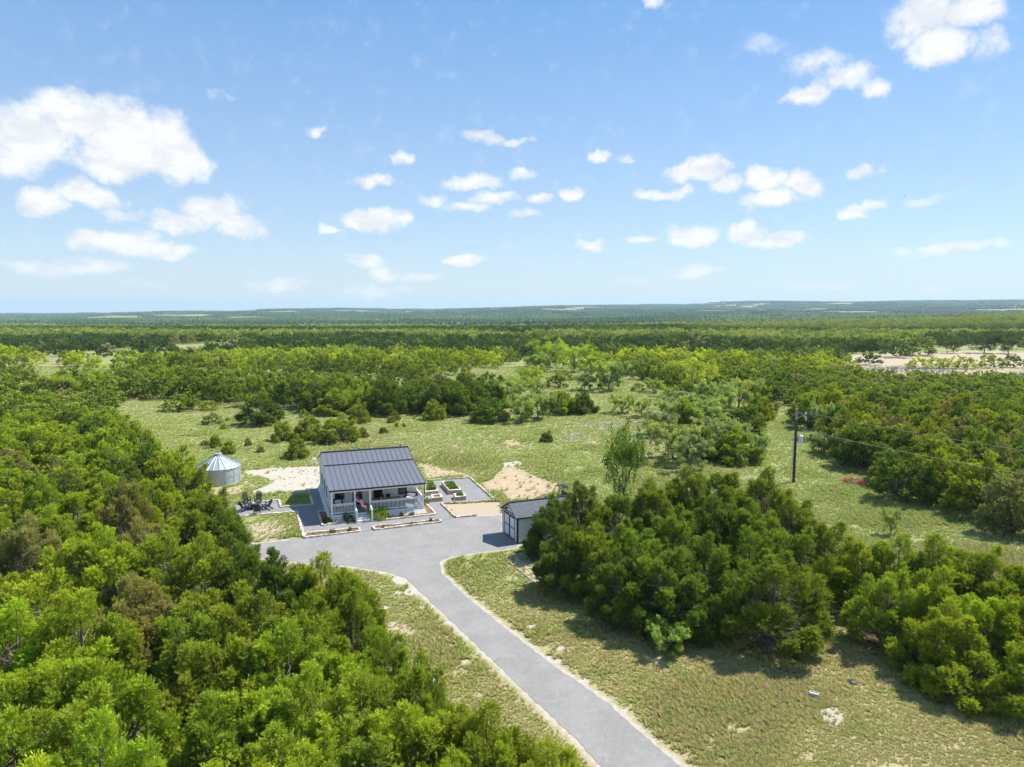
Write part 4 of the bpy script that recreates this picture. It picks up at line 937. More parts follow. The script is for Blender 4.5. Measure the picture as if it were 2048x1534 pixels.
for r_ in range(9):
    for c_ in range(6 if r_ % 2 == 0 else 5):
        u = .54*((c_+(.5 if r_ % 2 else 0))*2+1)/12+.02; v = .45*(r_+.6)/9
        for s_ in (1, -1):
            c0 = fp(u, v, s_*.006); du = (fp(u+.01, v)-fp(u, v)).normalized(); dv = (fp(u, v+.01)-fp(u, v)).normalized()
            pts = [c0+du*((.018 if k % 2 == 0 else .008)*math.sin(k*math.pi/5))-dv*((.018 if k % 2 == 0 else .008)*math.cos(k*math.pi/5)) for k in range(10)]
            st.add([c0]+pts, [(0, 1+k, 1+(k+1) % 10) for k in range(10)])
st.build('stars', M_FW, cl)

# porch furniture
tb = empty('dining_table', HL(4.93, 1.06, .6), HT, 'long brown wooden dining table on the porch', 'table')
plank = MB().box(-1.22, 0, 0, 1.22, .205, .045).mesh('plank'); plank.materials.append(M_WOOD)
for k in range(4): link('plank', plank, None, tb, (0, -.44+.22*k, .705))
lg = MB().box(-.045, -.045, 0, .045, .045, .66).mesh('leg'); lg.materials.append(M_WOOD)
for sx in (-1, 1):
    for sy in (-1, 1): link('leg', lg, None, tb, (sx*1.08, sy*.34, 0))
MB().box(-1.1, -.36, .62, 1.1, .36, .70).build('apron', M_WOOD, tb)
cd = MB().lathe([(0, 0), (.05, 0), (.05, .14), (.042, .14), (.042, .02), (0, .02)], 12).build('candle_jar', M_CUSH, None, HL(4.45, 1.1, 1.352)); tag(cd, 'white candle jar standing on the porch dining table', 'candle')
def chair_mesh():
    c = {}
    c['seat'] = MB().box(-.21, -.21, .43, .21, .21, .47).mesh('seat'); c['backrest'] = MB().box(-.21, .19, .50, .21, .23, .93).mesh('backrest')
    c['leg'] = MB().box(-.02, -.02, 0, .02, .02, .43).mesh('leg')
    for m in c.values(): m.materials.append(M_BLACK)
    return c
CHM = chair_mesh()
def dchair(a, b, rz, lab):
    e = empty('dining_chair', HL(a, b, .6), HT+rz, lab, 'chair', 'chairs round the porch table')
    link('seat', CHM['seat'], None, e); link('backrest', CHM['backrest'], None, e)
    for sx in (-.19, .19):
        for sy in (-.19, .19): link('leg', CHM['leg'], None, e, (sx, sy, 0))
for i, a in enumerate((4.62, 5.22)): dchair(a, 1.75, 0, 'black dining chair on the wall side of the porch table, %s from left' % ordn(i))
for i, a in enumerate((4.05, 4.65, 5.25, 5.82)): dchair(a, .42, math.pi, 'black dining chair on the railing side of the porch table, %s from left' % ordn(i))
dchair(6.42, 1.06, -math.pi/2, 'black dining chair at the right head of the porch table')
def lounge(a, b, rz, lab, wd=.8):
    e = empty('porch_armchair', HL(a, b, .6), HT+rz, lab, 'armchair'); h = wd/2
    MB().box(-h, -.35, .12, h, .35, .32).build('seat_base', M_BLACK, e); MB().box(-h, .28, .32, h, .38, .85).build('backrest', M_BLACK, e)
    for s in (-1, 1): MB().box(s*h-(.0 if s < 0 else .09), -.35, .32, s*h+(.09 if s < 0 else 0), .27, .58).build('armrest', M_BLACK, e)
    for sx in (-h+.06, h-.06):
        for sy in (-.3, .3): MB().box(sx-.03, sy-.03, 0, sx+.03, sy+.03, .12).build('leg', M_BLACK, e)
    bevel(MB().box(-h+.1, -.34, .325, h-.1, .26, .45).build('cushion', M_CUSH, e), .03, 2)
    bevel(MB().box(-h+.12, .10, .46, h-.12, .27, .78, M=Matrix.Rotation(R(-8), 4, 'X')).build('pillow', M_CUSH, e), .04, 2)
lounge(.78, 1.75, 0, 'black armchair with white cushion under the left porch window'); lounge(7.25, 1.9, -.6, 'wide black armchair with pale cushions in the right porch corner', 1.1)

# ------------------------------------------------------------------ limestone edging, each stone its own piece
def stone_mesh(seed, l, w, h, mat):
    rg = random.Random(seed); m = MB(); j = lambda s: rg.uniform(-s, s)
    xs = [-l/2, -l/6, l/6, l/2]; vs = []; 
    for x_ in xs:
        for (y_, z_) in ((-w/2, -.03), (w/2, -.03), (w/2, h), (-w/2, h)): vs.append((x_+j(l*.04), y_+j(w*.13), z_+(j(h*.16) if z_ > 0 else 0)))
    fs = [(3, 2, 1, 0), (12, 13, 14, 15)]
    for k in range(3):
        for q in range(4): a_, b_ = 4*k+q, 4*k+(q+1) % 4; fs.append((a_, b_, b_+4, a_+4))
    m.add(vs, fs); me = m.mesh('stone'); me.materials.append(mat); return me
STN = [stone_mesh(i, .40, .19, .14, M_LIME if i % 3 else M_LIME2) for i in range(8)]
STP = [stone_mesh(20+i, .40, .20, .12, M_LIME2) for i in range(6)]
def border(pts, label, pale=False, closed=False, h=1.):
    P_ = [P(a, b) for a, b in pts]; c = P_[0]; e = empty('stone_border', c, 0, label, 'stone edging', 'limestone borders')
    if closed: P_.append(P_[0])
    src = STP if pale else STN
    for a, b in zip(P_, P_[1:]):
        d = b-a; L = d.length; n = max(1, round(L/.40)); an = math.atan2(d.y, d.x)
        for k in range(n):
            p = a+d*((k+.5)/n)-c; o = link('stone', random.choice(src), None, e, (p.x, p.y, 0), (0, 0, an+random.uniform(-.06, .06))); o.scale = (L/n/.41, random.uniform(.85, 1.15), h*random.uniform(.8, 1.2))
border([(615, 977), (626, 1010), (562, 1015.5), (558, 1001), (479, 1009)], 'pale limestone edging round the small lawn behind the fire pit pad', True)
border([(490, 1032.5), (594, 1024), (607.5, 1074)], 'pale limestone edging between the front left lawn and the gravel walk', True)
border([(609, 1077), (720.5, 1063.5), (717, 1057), (611, 1068.5)], 'low limestone strip bed left of the porch steps along the drive', False, True)
border([(749, 1061), (882, 1045), (878.5, 1041), (746.5, 1054.8)], 'long low limestone strip bed right of the porch steps along the drive', False, True)
border([(702, 1044), (645, 1052.5), (635.5, 1024.5), (652, 1023)], 'limestone edging of the bed at the left front corner of the cottage')
border([(771, 1041), (872, 1029.5), (851, 1008)], 'limestone edging of the bed under the long porch railing')
border([(853, 962.5), (940, 956), (991, 1002), (883, 1008), (911.5, 1035.5), (953, 1032)], 'limestone edging round the gravel garden right of the cottage')
def soil(name, pts, z, lab): 
    o = sheet(name, W(pts), z, M_SOIL, 0, 1, lab, .04); return o
soil('bed_soil', [(645, 1051), (704, 1042.5), (700, 1036), (663, 1038), (652, 1020), (637, 1025)], .055, 'dark soil of the left corner bed')
soil('bed_soil', [(771, 1039.5), (870, 1028.5), (850, 1009), (844, 1018), (770, 1030)], .055, 'dark soil of the bed under the railing')
soil('bed_soil', [(611, 1075), (718, 1062), (715.5, 1058), (612, 1069.5)], .06, 'reddish soil of the left strip bed'); soil('bed_soil', [(751, 1059.5), (880, 1044), (877.5, 1041.8), (749, 1055.5)], .06, 'reddish soil of the right strip bed')

def bush_mesh(seed, R0, H0, n, size, mat_tint_up=.2):
    rng = np.random.default_rng(seed); m = n; d = unit(rng.normal(size=(m, 3))); d[:, 2] = np.abs(d[:, 2])*1.1
    cl = d*rng.uniform(.45, 1, (m, 1))*np.array([R0, R0, H0]); cl[:, 2] = np.maximum(cl[:, 2], .06); per = 26; pi = np.repeat(np.arange(m), per)
    q = unit(rng.normal(size=(m*per, 3))); C = cl[pi]+q*(rng.random((m*per, 1)))*R0*.24; C[:, 2] = np.maximum(C[:, 2], .03)
    D = unit(q+d[pi]+np.array([0, 0, .3])); v = np.clip(rng.normal(.5, .2, m*per), 0, 1)
    V, Fq, v = leaf_tris(C, D, size*(.7+.6*rng.random(m*per)), size*.5*(.7+.6*rng.random(m*per)), rng, v)
    me = np_mesh('foliage', V, Fq, {'v': ('FACE', v)}); me.materials.append(M_LEAF); return me
BM = [bush_mesh(400+i, 1, 1, 55, .17) for i in range(3)]
def bush(name, loc, r, h, col, lab, cat='shrub', grp=None, i=0):
    o = link(name, BM[i % 3], None, None, loc, (0, 0, random.uniform(0, 6))); o.scale = (r, r, h); o.color = (*col, 1); tag(o, lab, cat, grp); return o
bush('shrub', P(697, 1041, .05), .72, .72, (.10, .18, .03), 'mid-green shrub left of the porch steps'); bush('shrub', P(757, 1036, .05), .95, .95, (.19, .30, .02), 'big lime green shrub right of the porch steps', i=1)
bush('shrub', P(655, 1046, .05), .42, .55, (.04, .11, .035), 'small dark green shrub at the left front corner of the cottage', i=2)
bush('shrub', P(823, 1031, .05), .38, .38, (.15, .22, .17), 'grey-green lavender in the bed under the railing'); bush('shrub', P(851, 1008, .05), .36, .65, (.15, .20, .14), 'tall grey-green lavender at the right corner of the porch', i=1)
bush('shrub', P(803, 1033, .05), .2, .42, (.13, .13, .05), 'thin brownish shrub left of the lavender under the railing', i=2); bush('shrub', P(787, 1036, .05), .2, .3, (.12, .15, .07), 'sparse olive shrub right of the big lime shrub')
for i, (a, b) in enumerate([(626, 1072), (665, 1066), (700, 1061)]): bush('perennial', P(a, b, .05), (.14, .28, .22)[i], (.22, .34, .3)[i], (.12, .17, .08), 'small grey-green perennial in the left strip bed, %s from left' % ordn(i), 'plant', 'perennials in the strip beds', i)
for i, (a, b) in enumerate([(766, 1057), (790, 1053), (824, 1048), (862, 1043)]): bush('perennial', P(a, b, .05), (.16, .14, .13, .16)[i], (.24, .22, .2, .36)[i], (.12, .15, .07), 'small upright perennial in the right strip bed, %s from left' % ordn(i), 'plant', 'perennials in the strip beds', i)
M_PINK = simple('pink_rock', (.48, .29, .20), .9, var=.2, bump=.6)
def rock(loc, s, seed, lab, mat, flat=.6, name='rock'):
    import bmesh; bm = bmesh.new(); bmesh.ops.create_icosphere(bm, subdivisions=2, radius=1); rg = random.Random(seed)
    for v in bm.verts: v.co *= 1+rg.uniform(-.17, .17); v.co.z *= flat
    me = bpy.data.meshes.new(name); bm.to_mesh(me); bm.free(); o = link(name, me, mat, None, loc); o.scale = (s, s*.8, s); tag(o, lab, 'rock'); return o
rock(P(673, 1041, .1), .34, 5, 'pinkish boulder in the bed left of the steps', M_PINK)

# ------------------------------------------------------------------ raised stone planters
def planter(pts, label, veg, vlab, h=.42):
    C_ = [P(a, b, h) for a, b in pts]; c = sum(C_, Vector())/4; c.z = 0; e = empty('raised_planter', c, 0, label, 'planter', 'raised stone planters'); wl = MB(); cap = MB(); th = .19
    L = [Vector((p.x-c.x, p.y-c.y, 0)) for p in C_]; rg = random.Random(int(pts[0][0])); cen = Vector((0, 0, 0))
    inn = [l+(-l).normalized()*th*1.5 for l in L]
    for i in range(4):
        a, b = L[i], L[(i+1) % 4]; ai, bi = inn[i], inn[(i+1) % 4]; d = b-a; n = max(2, round(d.length/.27))
        for r_ in range(3):
            for k in range(n):
                f0, f1 = (k+.04)/n, (k+.96)/n; o_ = rg.uniform(-.02, .03); z0, z1 = r_*h/3.3+.005, (r_+.93)*h/3.3
                q = [a.lerp(b, f0), a.lerp(b, f1), ai.lerp(bi, f1), ai.lerp(bi, f0)]; ow = (a+b)/2; ow = ow.normalized()*o_
                q[0] = q[0]+ow; q[1] = q[1]+ow
                wl.add([(p.x, p.y, z0) for p in q]+[(p.x+rg.uniform(-.01, .01), p.y+rg.uniform(-.01, .01), z1) for p in q], [(3,2,1,0),(4,5,6,7),(0,1,5,4),(1,2,6,5),(2,3,7,6),(3,0,4,7)])
        n2 = max(1, round(d.length/.5))
        for k in range(n2):
            f0, f1 = (k+.02)/n2, (k+.98)/n2; q = [a.lerp(b, f0)*1.02, a.lerp(b, f1)*1.02, ai.lerp(bi, f1), ai.lerp(bi, f0)]; z = h*.93
            cs = MB().add([(p.x, p.y, z) for p in q]+[(p.x, p.y, h+rg.uniform(0, .03)) for p in q], [(3,2,1,0),(4,5,6,7),(0,1,5,4),(1,2,6,5),(2,3,7,6),(3,0,4,7)]); cs.build('cap_stone', M_LIME2, e)
    o = wl.build('stone_wall', M_LIME, e); tag(o, kind='stuff')
    v = [Vector((p.x, p.y, h*.82)) for p in inn]; MB().add(v, [(0, 1, 2, 3)] if (v[1]-v[0]).cross(v[2]-v[1]).z > 0 else [(3, 2, 1, 0)]).build('soil', M_SOIL, e)
    if veg:
        rng = np.random.default_rng(int(pts[0][1])); N = 1400; u_, w_ = rng.random(N)*.9+.05, rng.random(N)*.9+.05; g = fbm(u_*5, w_*5, 2) > .42; u_, w_ = u_[g], w_[g]; N = len(u_)
        Q = np.array([[p.x, p.y, h*.85] for p in inn]); Cc = (Q[0]*(1-u_)[:, None]+Q[1]*u_[:, None])*(1-w_)[:, None]+(Q[3]*(1-u_)[:, None]+Q[2]*u_[:, None])*w_[:, None]; Cc[:, 2] += rng.random(N)*veg
        D = unit(rng.normal(size=(N, 3))+np.array([0, 0, 1.])); V, Fq, vv_ = leaf_tris(Cc, D, .18*(.7+.6*rng.random(N)), .09*np.ones(N), rng, rng.random(N))
        me = np_mesh('plants', V, Fq, {'v': ('FACE', vv_)}); me.materials.append(M_LEAF); o = link('vegetable_plants', me, None, None, c); o.color = (.085, .17, .03, 1); tag(o, vlab, kind='stuff')
planter([(851, 965.3), (865, 964.2), (877, 981), (851, 983.5)], 'long raised stone planter next to the porch, full of dark leafy plants', .38, 'dark leafy plants filling the planter next to the porch')
planter([(883, 963), (905, 961.3), (922.8, 979), (898.5, 981)], 'long raised stone planter at the right of the gravel garden', .22, 'low bright plants in the long right planter')
planter([(862, 989), (882, 987.5), (885.3, 994), (864, 996)], 'short square stone planter left of the gravel garden front, nearly bare', 0.0, ''); planter([(907.5, 986.8), (928, 985.3), (932.5, 992), (911, 994)], 'short square stone planter right of the gravel garden front, with low herbs', .16, 'low herbs in the short right planter')

# ------------------------------------------------------------------ fire pit seating
def adirondack():
    c = {}
    sl = MB().box(-.042, 0, 0, .042, .018, .78).mesh('back_slat'); se = MB().box(-.25, -.04, 0, .25, .035, .02).mesh('seat_slat'); ar = MB().box(-.055, -.36, 0, .055, .36, .025).mesh('armrest')
    lf = MB().box(-.022, -.04, 0, .022, .05, .55).mesh('front_leg'); lr = MB().bar((0, -.32, .36), (0, .52, .03), .03, .11).mesh('rear_leg')
    for m in (sl, se, ar, lf, lr): m.materials.append(M_BLACK)
    return sl, se, ar, lf, lr
AD = adirondack()
def adk(loc, rz, lab):
    e = empty('adirondack_chair', loc, rz, lab, 'chair', 'black slatted chairs round the fire pit'); sl, se, ar, lf, lr = AD
    for k in range(5): o = link('back_slat', sl, None, e, ((k-2)*.098, .16+.0, .26), (R(-24), 0, (k-2)*-.03)); o.scale = (1, 1, 1.08-.07*abs(k-2))
    for k in range(5): link('seat_slat', se, None, e, (0, -.30+.095*k, .385-.035*k), (R(-14), 0, 0))
    for s in (-1, 1): link('armrest', ar, None, e, (s*.31, -.02, .55)); link('front_leg', lf, None, e, (s*.29, -.30, 0)); link('rear_leg', lr, None, e, (s*.245, 0, 0))
    MB().box(-.26, .36, .62, .26, .385, .70, M=None).build('back_brace', M_BLACK, e)
FP = P(509, 1017)
def face(p, c): d = c-p; return math.atan2(d.y, d.x)+math.pi/2
tbl = empty('fire_table', FP, .2, 'round dark fire pit table between the black slatted chairs', 'fire pit')
MB().lathe([(0, .44), (.55, .44), (.57, .47), (.55, .50), (.2, .50)], 24).build('table_top', M_BLACK, tbl); MB().lathe([(.34, 0), (.38, .05), (.36, .44)], 20).build('base', M_DARK, tbl); MB().lathe([(0, .505), (.18, .505), (.2, .53)], 16).build('burner', M_GALV, tbl)
for p, lab in ((P(493, 1007), 'black slatted chair facing the camera, back left of the fire pit'), (P(517, 1005), 'black slatted chair facing the camera, behind the fire pit'), (P(534, 1019), 'black slatted chair seen from the side, right of the fire pit'),
               (P(515, 1028), 'black slatted chair seen from behind, nearest the camera at the fire pit'), (P(489, 1022), 'black slatted chair half hidden by the juniper, left of the fire pit')):
    adk(p, face(p, FP), lab)

# ------------------------------------------------------------------ galvanised bin
bc = Vector((-30.95, 72.5, 0)); bn = empty('grain_bin', bc, 0, 'round galvanised steel grain bin with conical ribbed roof', 'grain bin'); Rb = 2.13
for k in range(2):
    pr = [(Rb+.012*math.sin(i*math.pi/2*1.0), .04+k*.86+.86*i/34) for i in range(35)]; MB().lathe(pr, 56).build('wall_ring', M_GALV, bn, smooth=True)
MB().lathe([(Rb+.03, .875), (Rb+.03, .925)], 56).build('ring_joint', M_GALV, bn); MB().lathe([(Rb+.05, .0), (Rb+.05, .07), (Rb, .07)], 56).build('base_angle', M_GALV, bn)
nP = 22; zr, zt_ = 1.74, 2.92
for k in range(nP):
    a0, a1 = 2*math.pi*k/nP, 2*math.pi*(k+1)/nP; am = (a0+a1)/2
    f_ = lambda r, a, z: (r*math.cos(a), r*math.sin(a), z)
    m_ = MB(); m_.add([f_(Rb+.10, a0, zr), f_(Rb+.10, a1, zr), f_(.32, a1, zt_), f_(.32, a0, zt_), f_(Rb+.10, a0, zr-.02), f_(Rb+.10, a1, zr-.02), f_(.32, a1, zt_-.02), f_(.32, a0, zt_-.02)], [(0,1,2,3), (7,6,5,4), (0,4,5,1), (1,5,6,2), (3,2,6,7), (0,3,7,4)])
    m_.bar(f_(Rb+.10, a0, zr+.03), f_(.32, a0, zt_+.03), .035, .07); m_.build('roof_panel', M_GALV, bn)
MB().lathe([(.34, zt_-.02), (.34, zt_+.12), (.40, zt_+.12), (.38, zt_+.16), (0, zt_+.20)], 20).build('roof_cap', M_GALV, bn)
for k in range(14): 
    a0 = 2*math.pi*k/14; MB().bar(((Rb+.02)*math.cos(a0), (Rb+.02)*math.sin(a0), .05), ((Rb+.02)*math.cos(a0), (Rb+.02)*math.sin(a0), 1.74), .045, .012, up=(math.cos(a0), math.sin(a0), 0)).build('wall_seam', M_GALV, bn)

# ------------------------------------------------------------------ the shed
SO_ = Vector((.41, 53.17, 0)); ST_ = .40; SW, SL = 3.0, 4.9; shed = empty('shed', SO_, ST_, 'grey-white storage shed with black trim, double doors and shingle roof', 'shed')
def shingle():
    m, t, out = newmat('asphalt_shingle'); v = t.obj(); b = t.new('ShaderNodeTexBrick'); mp = t.new('ShaderNodeMapping'); t.l.new(t.new('ShaderNodeTexCoord').outputs['Object'], mp.inputs[0]); mp.inputs['Scale'].default_value = (1, 1, 1)
    t.l.new(mp.outputs[0], b.inputs['Vector']); b.inputs['Scale'].default_value = 1; b.inputs['Brick Width'].default_value = .3; b.inputs['Row Height'].default_value = .13; b.inputs['Mortar Size'].default_value = .008
    b.inputs['Color1'].default_value = (.085, .095, .105, 1); b.inputs['Color2'].default_value = (.125, .135, .15, 1); b.inputs['Mortar'].default_value = (.04, .045, .05, 1)
    n = t.noise(v, 40, 3, .7); c = t.mix(t.smooth(n, .3, .7, 0, .5), b.outputs[0], (.15, .16, .18)); principled(t, out, c, .95, 0, .15, t.bump(n, .5, .01)); return m
M_SHG = shingle(); ez, rzz = 2.10, 2.92
MB().box(.0, .0, .06, SL, .05, ez).build('side_wall', M_SHED, shed); MB().box(.0, SW-.05, .06, SL, SW, ez).build('side_wall', M_SHED, shed); MB().box(SL-.05, .05, .06, SL, SW-.05, ez).build('end_wall', M_SHED, shed)
fw = MB(); n5 = [(.05, .06), (SW-.05, .06), (SW-.05, ez), (SW/2, rzz-.08), (.05, ez)]; slabwall(fw, 0, .05, n5); fw.build('gable_wall', M_SHED_D, shed)
for s in (0, 1):
    b0, z0 = (-.12, ez-.03) if s == 0 else (SW+.12, ez-.03); b1, z1 = SW/2, rzz; m_ = MB()
    vs = [(-.15, b0, z0), (SL+.1, b0, z0), (SL+.1, b1, z1), (-.15, b1, z1)]; vs = vs+[(x_, y_, z_-.05) for x_, y_, z_ in vs]; fs = [(0,1,2,3), (7,6,5,4), (0,4,5,1), (1,5,6,2), (2,6,7,3), (3,7,4,0)]
    if s: fs = [tuple(reversed(q)) for q in fs]
    rf = m_.add(vs, fs).build('roof_slope', M_SHG, shed); MB().bar((-.165, b0, z0-.03), (-.165, b1, z1-.03), .03, .10).build('rake_board', M_DARK, rf); MB().bar((-.15, b0-(.015 if s == 0 else -.015), z0-.04), (SL+.1, b0-(.015 if s == 0 else -.015), z0-.04), .03, .10).build('eave_board', M_DARK, rf)
MB().bar((-.15, SW/2, rzz+.015), (SL+.1, SW/2, rzz+.015), .22, .035).build('ridge_cap', M_DARK, shed)
for b0, b1 in ((-.02, .09), (SW-.07, SW+.02)): MB().box(-.03, b0, .05, -.002, b1, ez-.04).build('corner_trim', M_DARK, shed)
MB().box(-.0, -.028, .05, .09, -.002, ez-.06).build('corner_trim', M_DARK, shed); MB().box(-.028, .09, ez-.02, -.002, SW-.07, ez+.06).build('gable_band', M_DARK, shed)
for (b0, b1) in ((.40, 1.45), (1.50, 2.58)):
    dr = MB().box(-.03, b0, .12, -.002, b1, 1.90).build('door', M_SHED_D, shed); z_ = -.055; tr = MB(); t_ = .075
    tr.box(z_, b0, .12, -.031, b0+t_, 1.90).box(z_, b1-t_, .12, -.031, b1, 1.90).box(z_, b0+t_, .12, -.031, b1-t_, .12+t_).box(z_, b0+t_, 1.90-t_, -.031, b1-t_, 1.90).box(z_, b0+t_, .98, -.031, b1-t_, .98+t_); tr.build('door_trim', M_DARK, dr)
MB().box(-.075, .30, 1.92, -.02, 1.38, 1.99).box(-.075, 1.6, 1.92, -.02, 2.68, 1.99).build('door_head', M_DARK, shed)
MB().tube((-.03, 1.85, 2.42), (-.16, 1.85, 2.40), .03, .03, 8).box(-.24, 1.76, 2.32, -.12, 1.94, 2.46).build('gable_light', M_BLACK, shed)

# ------------------------------------------------------------------ small utility vehicle half hidden behind the clump
uo = P(1121, 1012); uv = empty('utility_vehicle', uo, R(200), 'dark open utility vehicle with roll cage parked behind the shed clump', 'utility vehicle')
M_TYRE = simple('tyre', (.02, .02, .02), .9)
bevel(MB().box(-1.35, -.62, .42, 1.35, .62, .72).box(.55, -.58, .72, 1.35, .58, .98).box(-1.35, -.62, .72, -.45, .62, .80).box(-1.35, -.62, .80, -1.28, .62, 1.05).box(-1.28, .55, .80, -.45, .62, 1.05).box(-1.28, -.62, .80, -.45, -.55, 1.05).build('body', simple('olive_body', (.05, .06, .05), .5), uv), .03)
cg = MB()
for s in (-1, 1):
    cg.tube((.62, s*.56, .95), (.25, s*.52, 1.85), .03, .03, 6); cg.tube((.25, s*.52, 1.85), (-.5, s*.52, 1.88), .03, .03, 6); cg.tube((-.5, s*.52, 1.88), (-.5, s*.56, .75), .03, .03, 6)
cg.tube((.25, -.52, 1.85), (.25, .52, 1.85), .03, .03, 6).tube((-.5, -.52, 1.88), (-.5, .52, 1.88), .03, .03, 6); cg.build('roll_cage', M_BLACK, uv)
MB().box(-.55, -.5, 1.90, .1, .5, 1.94).build('roof_panel', M_BLACK, uv); MB().box(-.35, -.5, .72, .15, .5, .95).box(-.42, -.5, .95, -.30, .5, 1.4).build('seat', M_BLACK, uv)
wm = MB().lathe([(.18, -.12), (.30, -.12), (.34, -.06), (.34, .06), (.30, .12), (.18, .12)], 18).mesh('tyre'); wm.materials.append(M_TYRE); rm = MB().lathe([(0, -.06), (.19, -.08), (.19, .08), (0, .06)], 14).mesh('rim'); rm.materials.append(M_GALV)
for sx in (-.85, .9):
    for sy in (-.6, .6): o = link('wheel', wm, None, uv, (sx, sy, .34), (R(90), 0, 0)); link('rim', rm, None, o)

# ------------------------------------------------------------------ power pole and lines
M_POLE = simple('creosote_wood', (.075, .045, .038), .9, var=.3, scale=3, bump=.4); M_POLET = simple('weathered_wood', (.30, .28, .27), .9, var=.2); M_PVC = simple('pvc_conduit', (.66, .68, .64), .5, var=.04); M_XF = simple('transformer_paint', (.62, .66, .72), .45, var=.05)
def power_pole(loc, lab, full=True):
    e = empty('power_pole', loc, 0, lab, 'utility pole'); MB().tube((0, 0, 0), (0, 0, 6.7), .15, .125, 12).build('pole', M_POLE, e); MB().tube((0, 0, 6.7), (0, 0, 7.85), .125, .115, 12).build('pole_top', M_POLET, e)
    MB().bar((.1, -.05, 7.45), (.95, -.05, 7.25), .08, .09).bar((.1, -.05, 6.85), (.70, -.05, 7.22), .04, .04).build('cross_arm', M_POLET, e)
    MB().lathe([(.0, 0), (.06, 0), (.10, .04), (.05, .07), (.10, .12), (.05, .15), (.09, .2), (0, .24)], 10, (.93, -.05)).build('insulator', M_XF, e, (0, 0, 7.28)); MB().tube((.80, -.05, 7.15), (.98, -.08, 6.62), .05, .04, 8).tube((.98, -.08, 7.1), (1.02, -.08, 6.7), .03, .03, 6).build('fuse_cutout', M_XF, e)
    if full:
        t_ = MB().lathe([(0, 0), (.24, 0), (.25, .04), (.25, .74), (.26, .78), (.20, .86), (0, .90)], 20, (.50, -.05)).build('transformer', M_XF, e, (0, 0, 4.2)); MB().lathe([(.05, 0), (.07, .06), (.04, .1), (.07, .16), (.03, .22), (0, .25)], 8, (.42, -.05)).build('bushing', M_XF, t_, (0, 0, .86)); MB().box(.14, -.1, .2, .27, 0, .3).box(.14, -.1, .55, .27, 0, .65).build('bracket', M_POLET, t_)
        MB().tube((-.30, -.08, 0), (-.27, -.08, 4.35), .065, .065, 10).tube((-.27, -.08, 4.35), (-.20, -.08, 4.45), .075, .06, 10).build('conduit', M_PVC, e); MB().box(-.3, -.1, 4.05, -.05, -.04, 4.11).box(-.3, -.1, .5, -.05, -.04, .56).build('conduit_strap', M_GALV, e)
PP = Vector((29.7, 72.3, 0)); PN = Vector((53.5, 33.5, 0)); power_pole(PP, 'tall dark utility pole with transformer and white conduit by the meadow corridor'); 
power_pole(PN, 'second utility pole carrying the two lines, right of the picture', False)
M_WIRE = simple('wire', (.28, .28, .28), .5)
def wire(a, b, sag, lab, r=.012):
    m_ = MB(); n = 28; pr = None
    for k in range(n+1):
        f_ = k/n; p = a.lerp(b, f_)-Vector((0, 0, sag*4*f_*(1-f_)))
        if pr: m_.tube(pr, p, r, r, 5, cap=False)
        pr = p
    o = m_.build('power_line', M_WIRE); tag(o, lab, 'power line')
wire(PP+Vector((.93, -.05, 7.5)), PN+Vector((.93, -.05, 8.0)), .75, 'upper power line running from the pole arm to the right', .014); wire(PP+Vector((.15, -.1, 5.75)), PN+Vector((.15, -.1, 6.2)), .75, 'lower power line running from the pole to the right', .017)
gy_ = empty('guy_wire', PP+Vector((-1.3, -2.2, 0)), 0, 'guy wire with yellow guard at the foot of the pole', 'guy wire'); MB().tube((0, 0, 0), (1.25, 2.1, 6.6), .008, .008, 4).build('cable', M_WIRE, gy_); MB().tube((0.02, .03, .05), (.42, .70, 2.2), .05, .05, 8).build('guard', simple('yellow_guard', (.75, .55, .03), .5), gy_)

# ------------------------------------------------------------------ odds and ends on the ground
cb_ = MB(); 
for x0, x1 in ((-.2, -.165), (-.018, .018), (.165, .2)): cb_.box(x0, -.1, 0, x1, .1, .2)
cb_.box(-.19, -.1, .01, .19, .1, .165); cb_.box(-.2, -.135, 0, .2, -.1, .2).box(-.2, .1, 0, .2, .135, .2); o = cb_.build('concrete_block', simple('concrete', (.42, .42, .42), .9, bump=.5), None, P(1628, 1393, 0), (0, 0, -.5)); tag(o, 'grey concrete block lying in the grass before the lone juniper', 'concrete block')
o = MB().box(-.5, -.05, 0, .5, .05, .1).build('landscape_timber', M_POLET); a, b = P(1012, 1120), P(1076, 1172); o.location = (a+b)/2; o.rotation_euler = (0, 0, math.atan2((b-a).y, (b-a).x)); o.scale = ((b-a).length, .8, .8); tag(o, 'weathered grey timber edging lying in the grass below the shed', 'timber')
rock(P(1705, 1364, .03), .28, 9, 'dark flat stone in the shade before the row of junipers', M_DARK, .3)
M_RUST = leaf_mat('rusty_needles')
def brush(loc, r, h, lab, col):
    e = empty('brush_pile', loc, random.uniform(0, 6), lab, 'brush pile'); tw = MB(); rg = random.Random(int(loc.x*10))
    for _ in range(60): a = rg.uniform(0, 6.28); p = Vector((rg.uniform(-r, r)*.6, rg.uniform(-r, r)*.6, rg.uniform(.05, h*.5))); tw.tube(p, p+Vector((math.cos(a)*r*.7, math.sin(a)*r*.7, rg.uniform(0, h*.6))), .02, .008, 3)
    tw.build('branches', M_TWIG, e); o = link('dead_needles', BM[1], None, e); o.scale = (r*.8, r*.8, h*.7); o.color = (*col, 1)
brush(P(1712, 966), 1.5, .6, 'heap of rusty red cut juniper in the corridor right of the pole', (.36, .07, .035)); brush(P(716, 872), .8, .5, 'small heap of rusty brown dead juniper behind the cottage', (.22, .08, .05))
e = empty('meter_box', P(629, 931), HT, 'white utility box on a short post behind the cottage', 'utility box'); MB().box(-.05, -.05, 0, .05, .05, .5).build('post', M_POLET, e); bevel(MB().box(-.2, -.1, .35, .2, .1, .85).build('box', M_WHITE, e), .02)
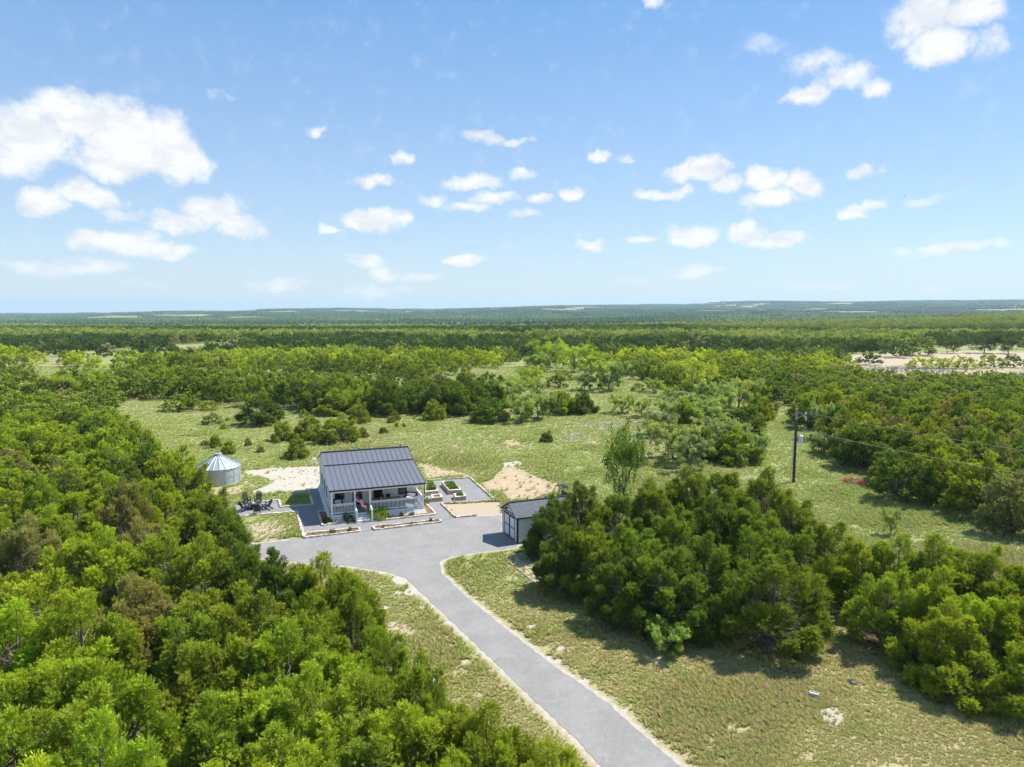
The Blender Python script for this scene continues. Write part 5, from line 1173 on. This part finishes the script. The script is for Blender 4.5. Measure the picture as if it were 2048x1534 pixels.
# grey leafless thicket at the pale field
M_BARE = bark('bare_branches', (.36, .335, .34))
def bare(seed):
    rg = random.Random(seed); m_ = MB()
    def go(p, d, l, r, k):
        q = p+d*l; m_.tube(p, q, r, r*.6, 3, cap=False)
        if k: 
            for _ in range(3): go(q, (d+Vector((rg.gauss(0, .5), rg.gauss(0, .5), rg.gauss(.1, .3)))).normalized(), l*.72, r*.6, k-1)
    for _ in range(5): a = rg.uniform(0, 6.28); go(Vector((0, 0, 0)), Vector((math.cos(a)*.5, math.sin(a)*.5, 1)).normalized(), 1.0, .07, 3)
    me = m_.mesh('branches'); me.materials.append(M_BARE); return me
BR = [bare(i) for i in range(3)]; pts = [(1738+i*13.5, 752+(i*7 % 5)) for i in range(13)]+[(1990+i*14, 764+(i*5 % 6)) for i in range(6)]
for i, (a, b) in enumerate(pts):
    o = link('bare_bush', BR[i % 3], None, None, P(a, b), (0, 0, random.uniform(0, 6))); s_ = random.uniform(.95, 1.35); o.scale = (s_, s_, s_); tag(o, 'grey leafless bush by the pale field, %s from the left' % ordn(i), 'bush', 'leafless bushes by the pale field')
# a bird far up over the hills
bd = empty('bird', (126, 230, 53.6), R(30), 'small dark bird gliding high over the right hills', 'bird'); mb = MB()
mb.lathe([(0, -.3), (.05, -.26), (.075, -.08), (.065, .1), (.03, .24), (0, .27)], 8); bdy = mb.build('body', M_BLACK, bd, rot=(R(90), 0, 0), smooth=True)
for s in (-1, 1): MB().add([(s*.05, .10, 0), (s*.35, .16, .10), (s*.72, .02, .13), (s*.70, -.06, .125), (s*.35, -.10, .09), (s*.05, -.12, 0), (s*.3, 0, .12)], [(0, 1, 6), (1, 2, 6), (2, 3, 6), (3, 4, 6), (4, 5, 6), (5, 0, 6)]).build('wing', M_BLACK, bd)
MB().add([(-.03, -.24, 0), (.03, -.24, 0), (.10, -.48, 0), (-.10, -.48, 0), (0, -.36, .012)], [(0, 1, 4), (1, 2, 4), (2, 3, 4), (3, 0, 4)]).build('tail', M_BLACK, bd)

# ------------------------------------------------------------------ the air
hm, t, out = newmat('haze_air'); pv = t.new('ShaderNodeVolumePrincipled'); pv.inputs['Density'].default_value = HAZE_D; pv.inputs['Color'].default_value = (.62, .84, 1, 1); pv.inputs['Anisotropy'].default_value = .1; t.l.new(pv.outputs[0], out.inputs['Volume'])
zb = float(zg.min())-1.5; zt2 = float(zg.max())+25
hb = MB().box(-11500, -450, zb, 11500, 13500, zt2).build('haze', hm); tag(hb, 'thin blue haze over the far hills', kind='stuff')
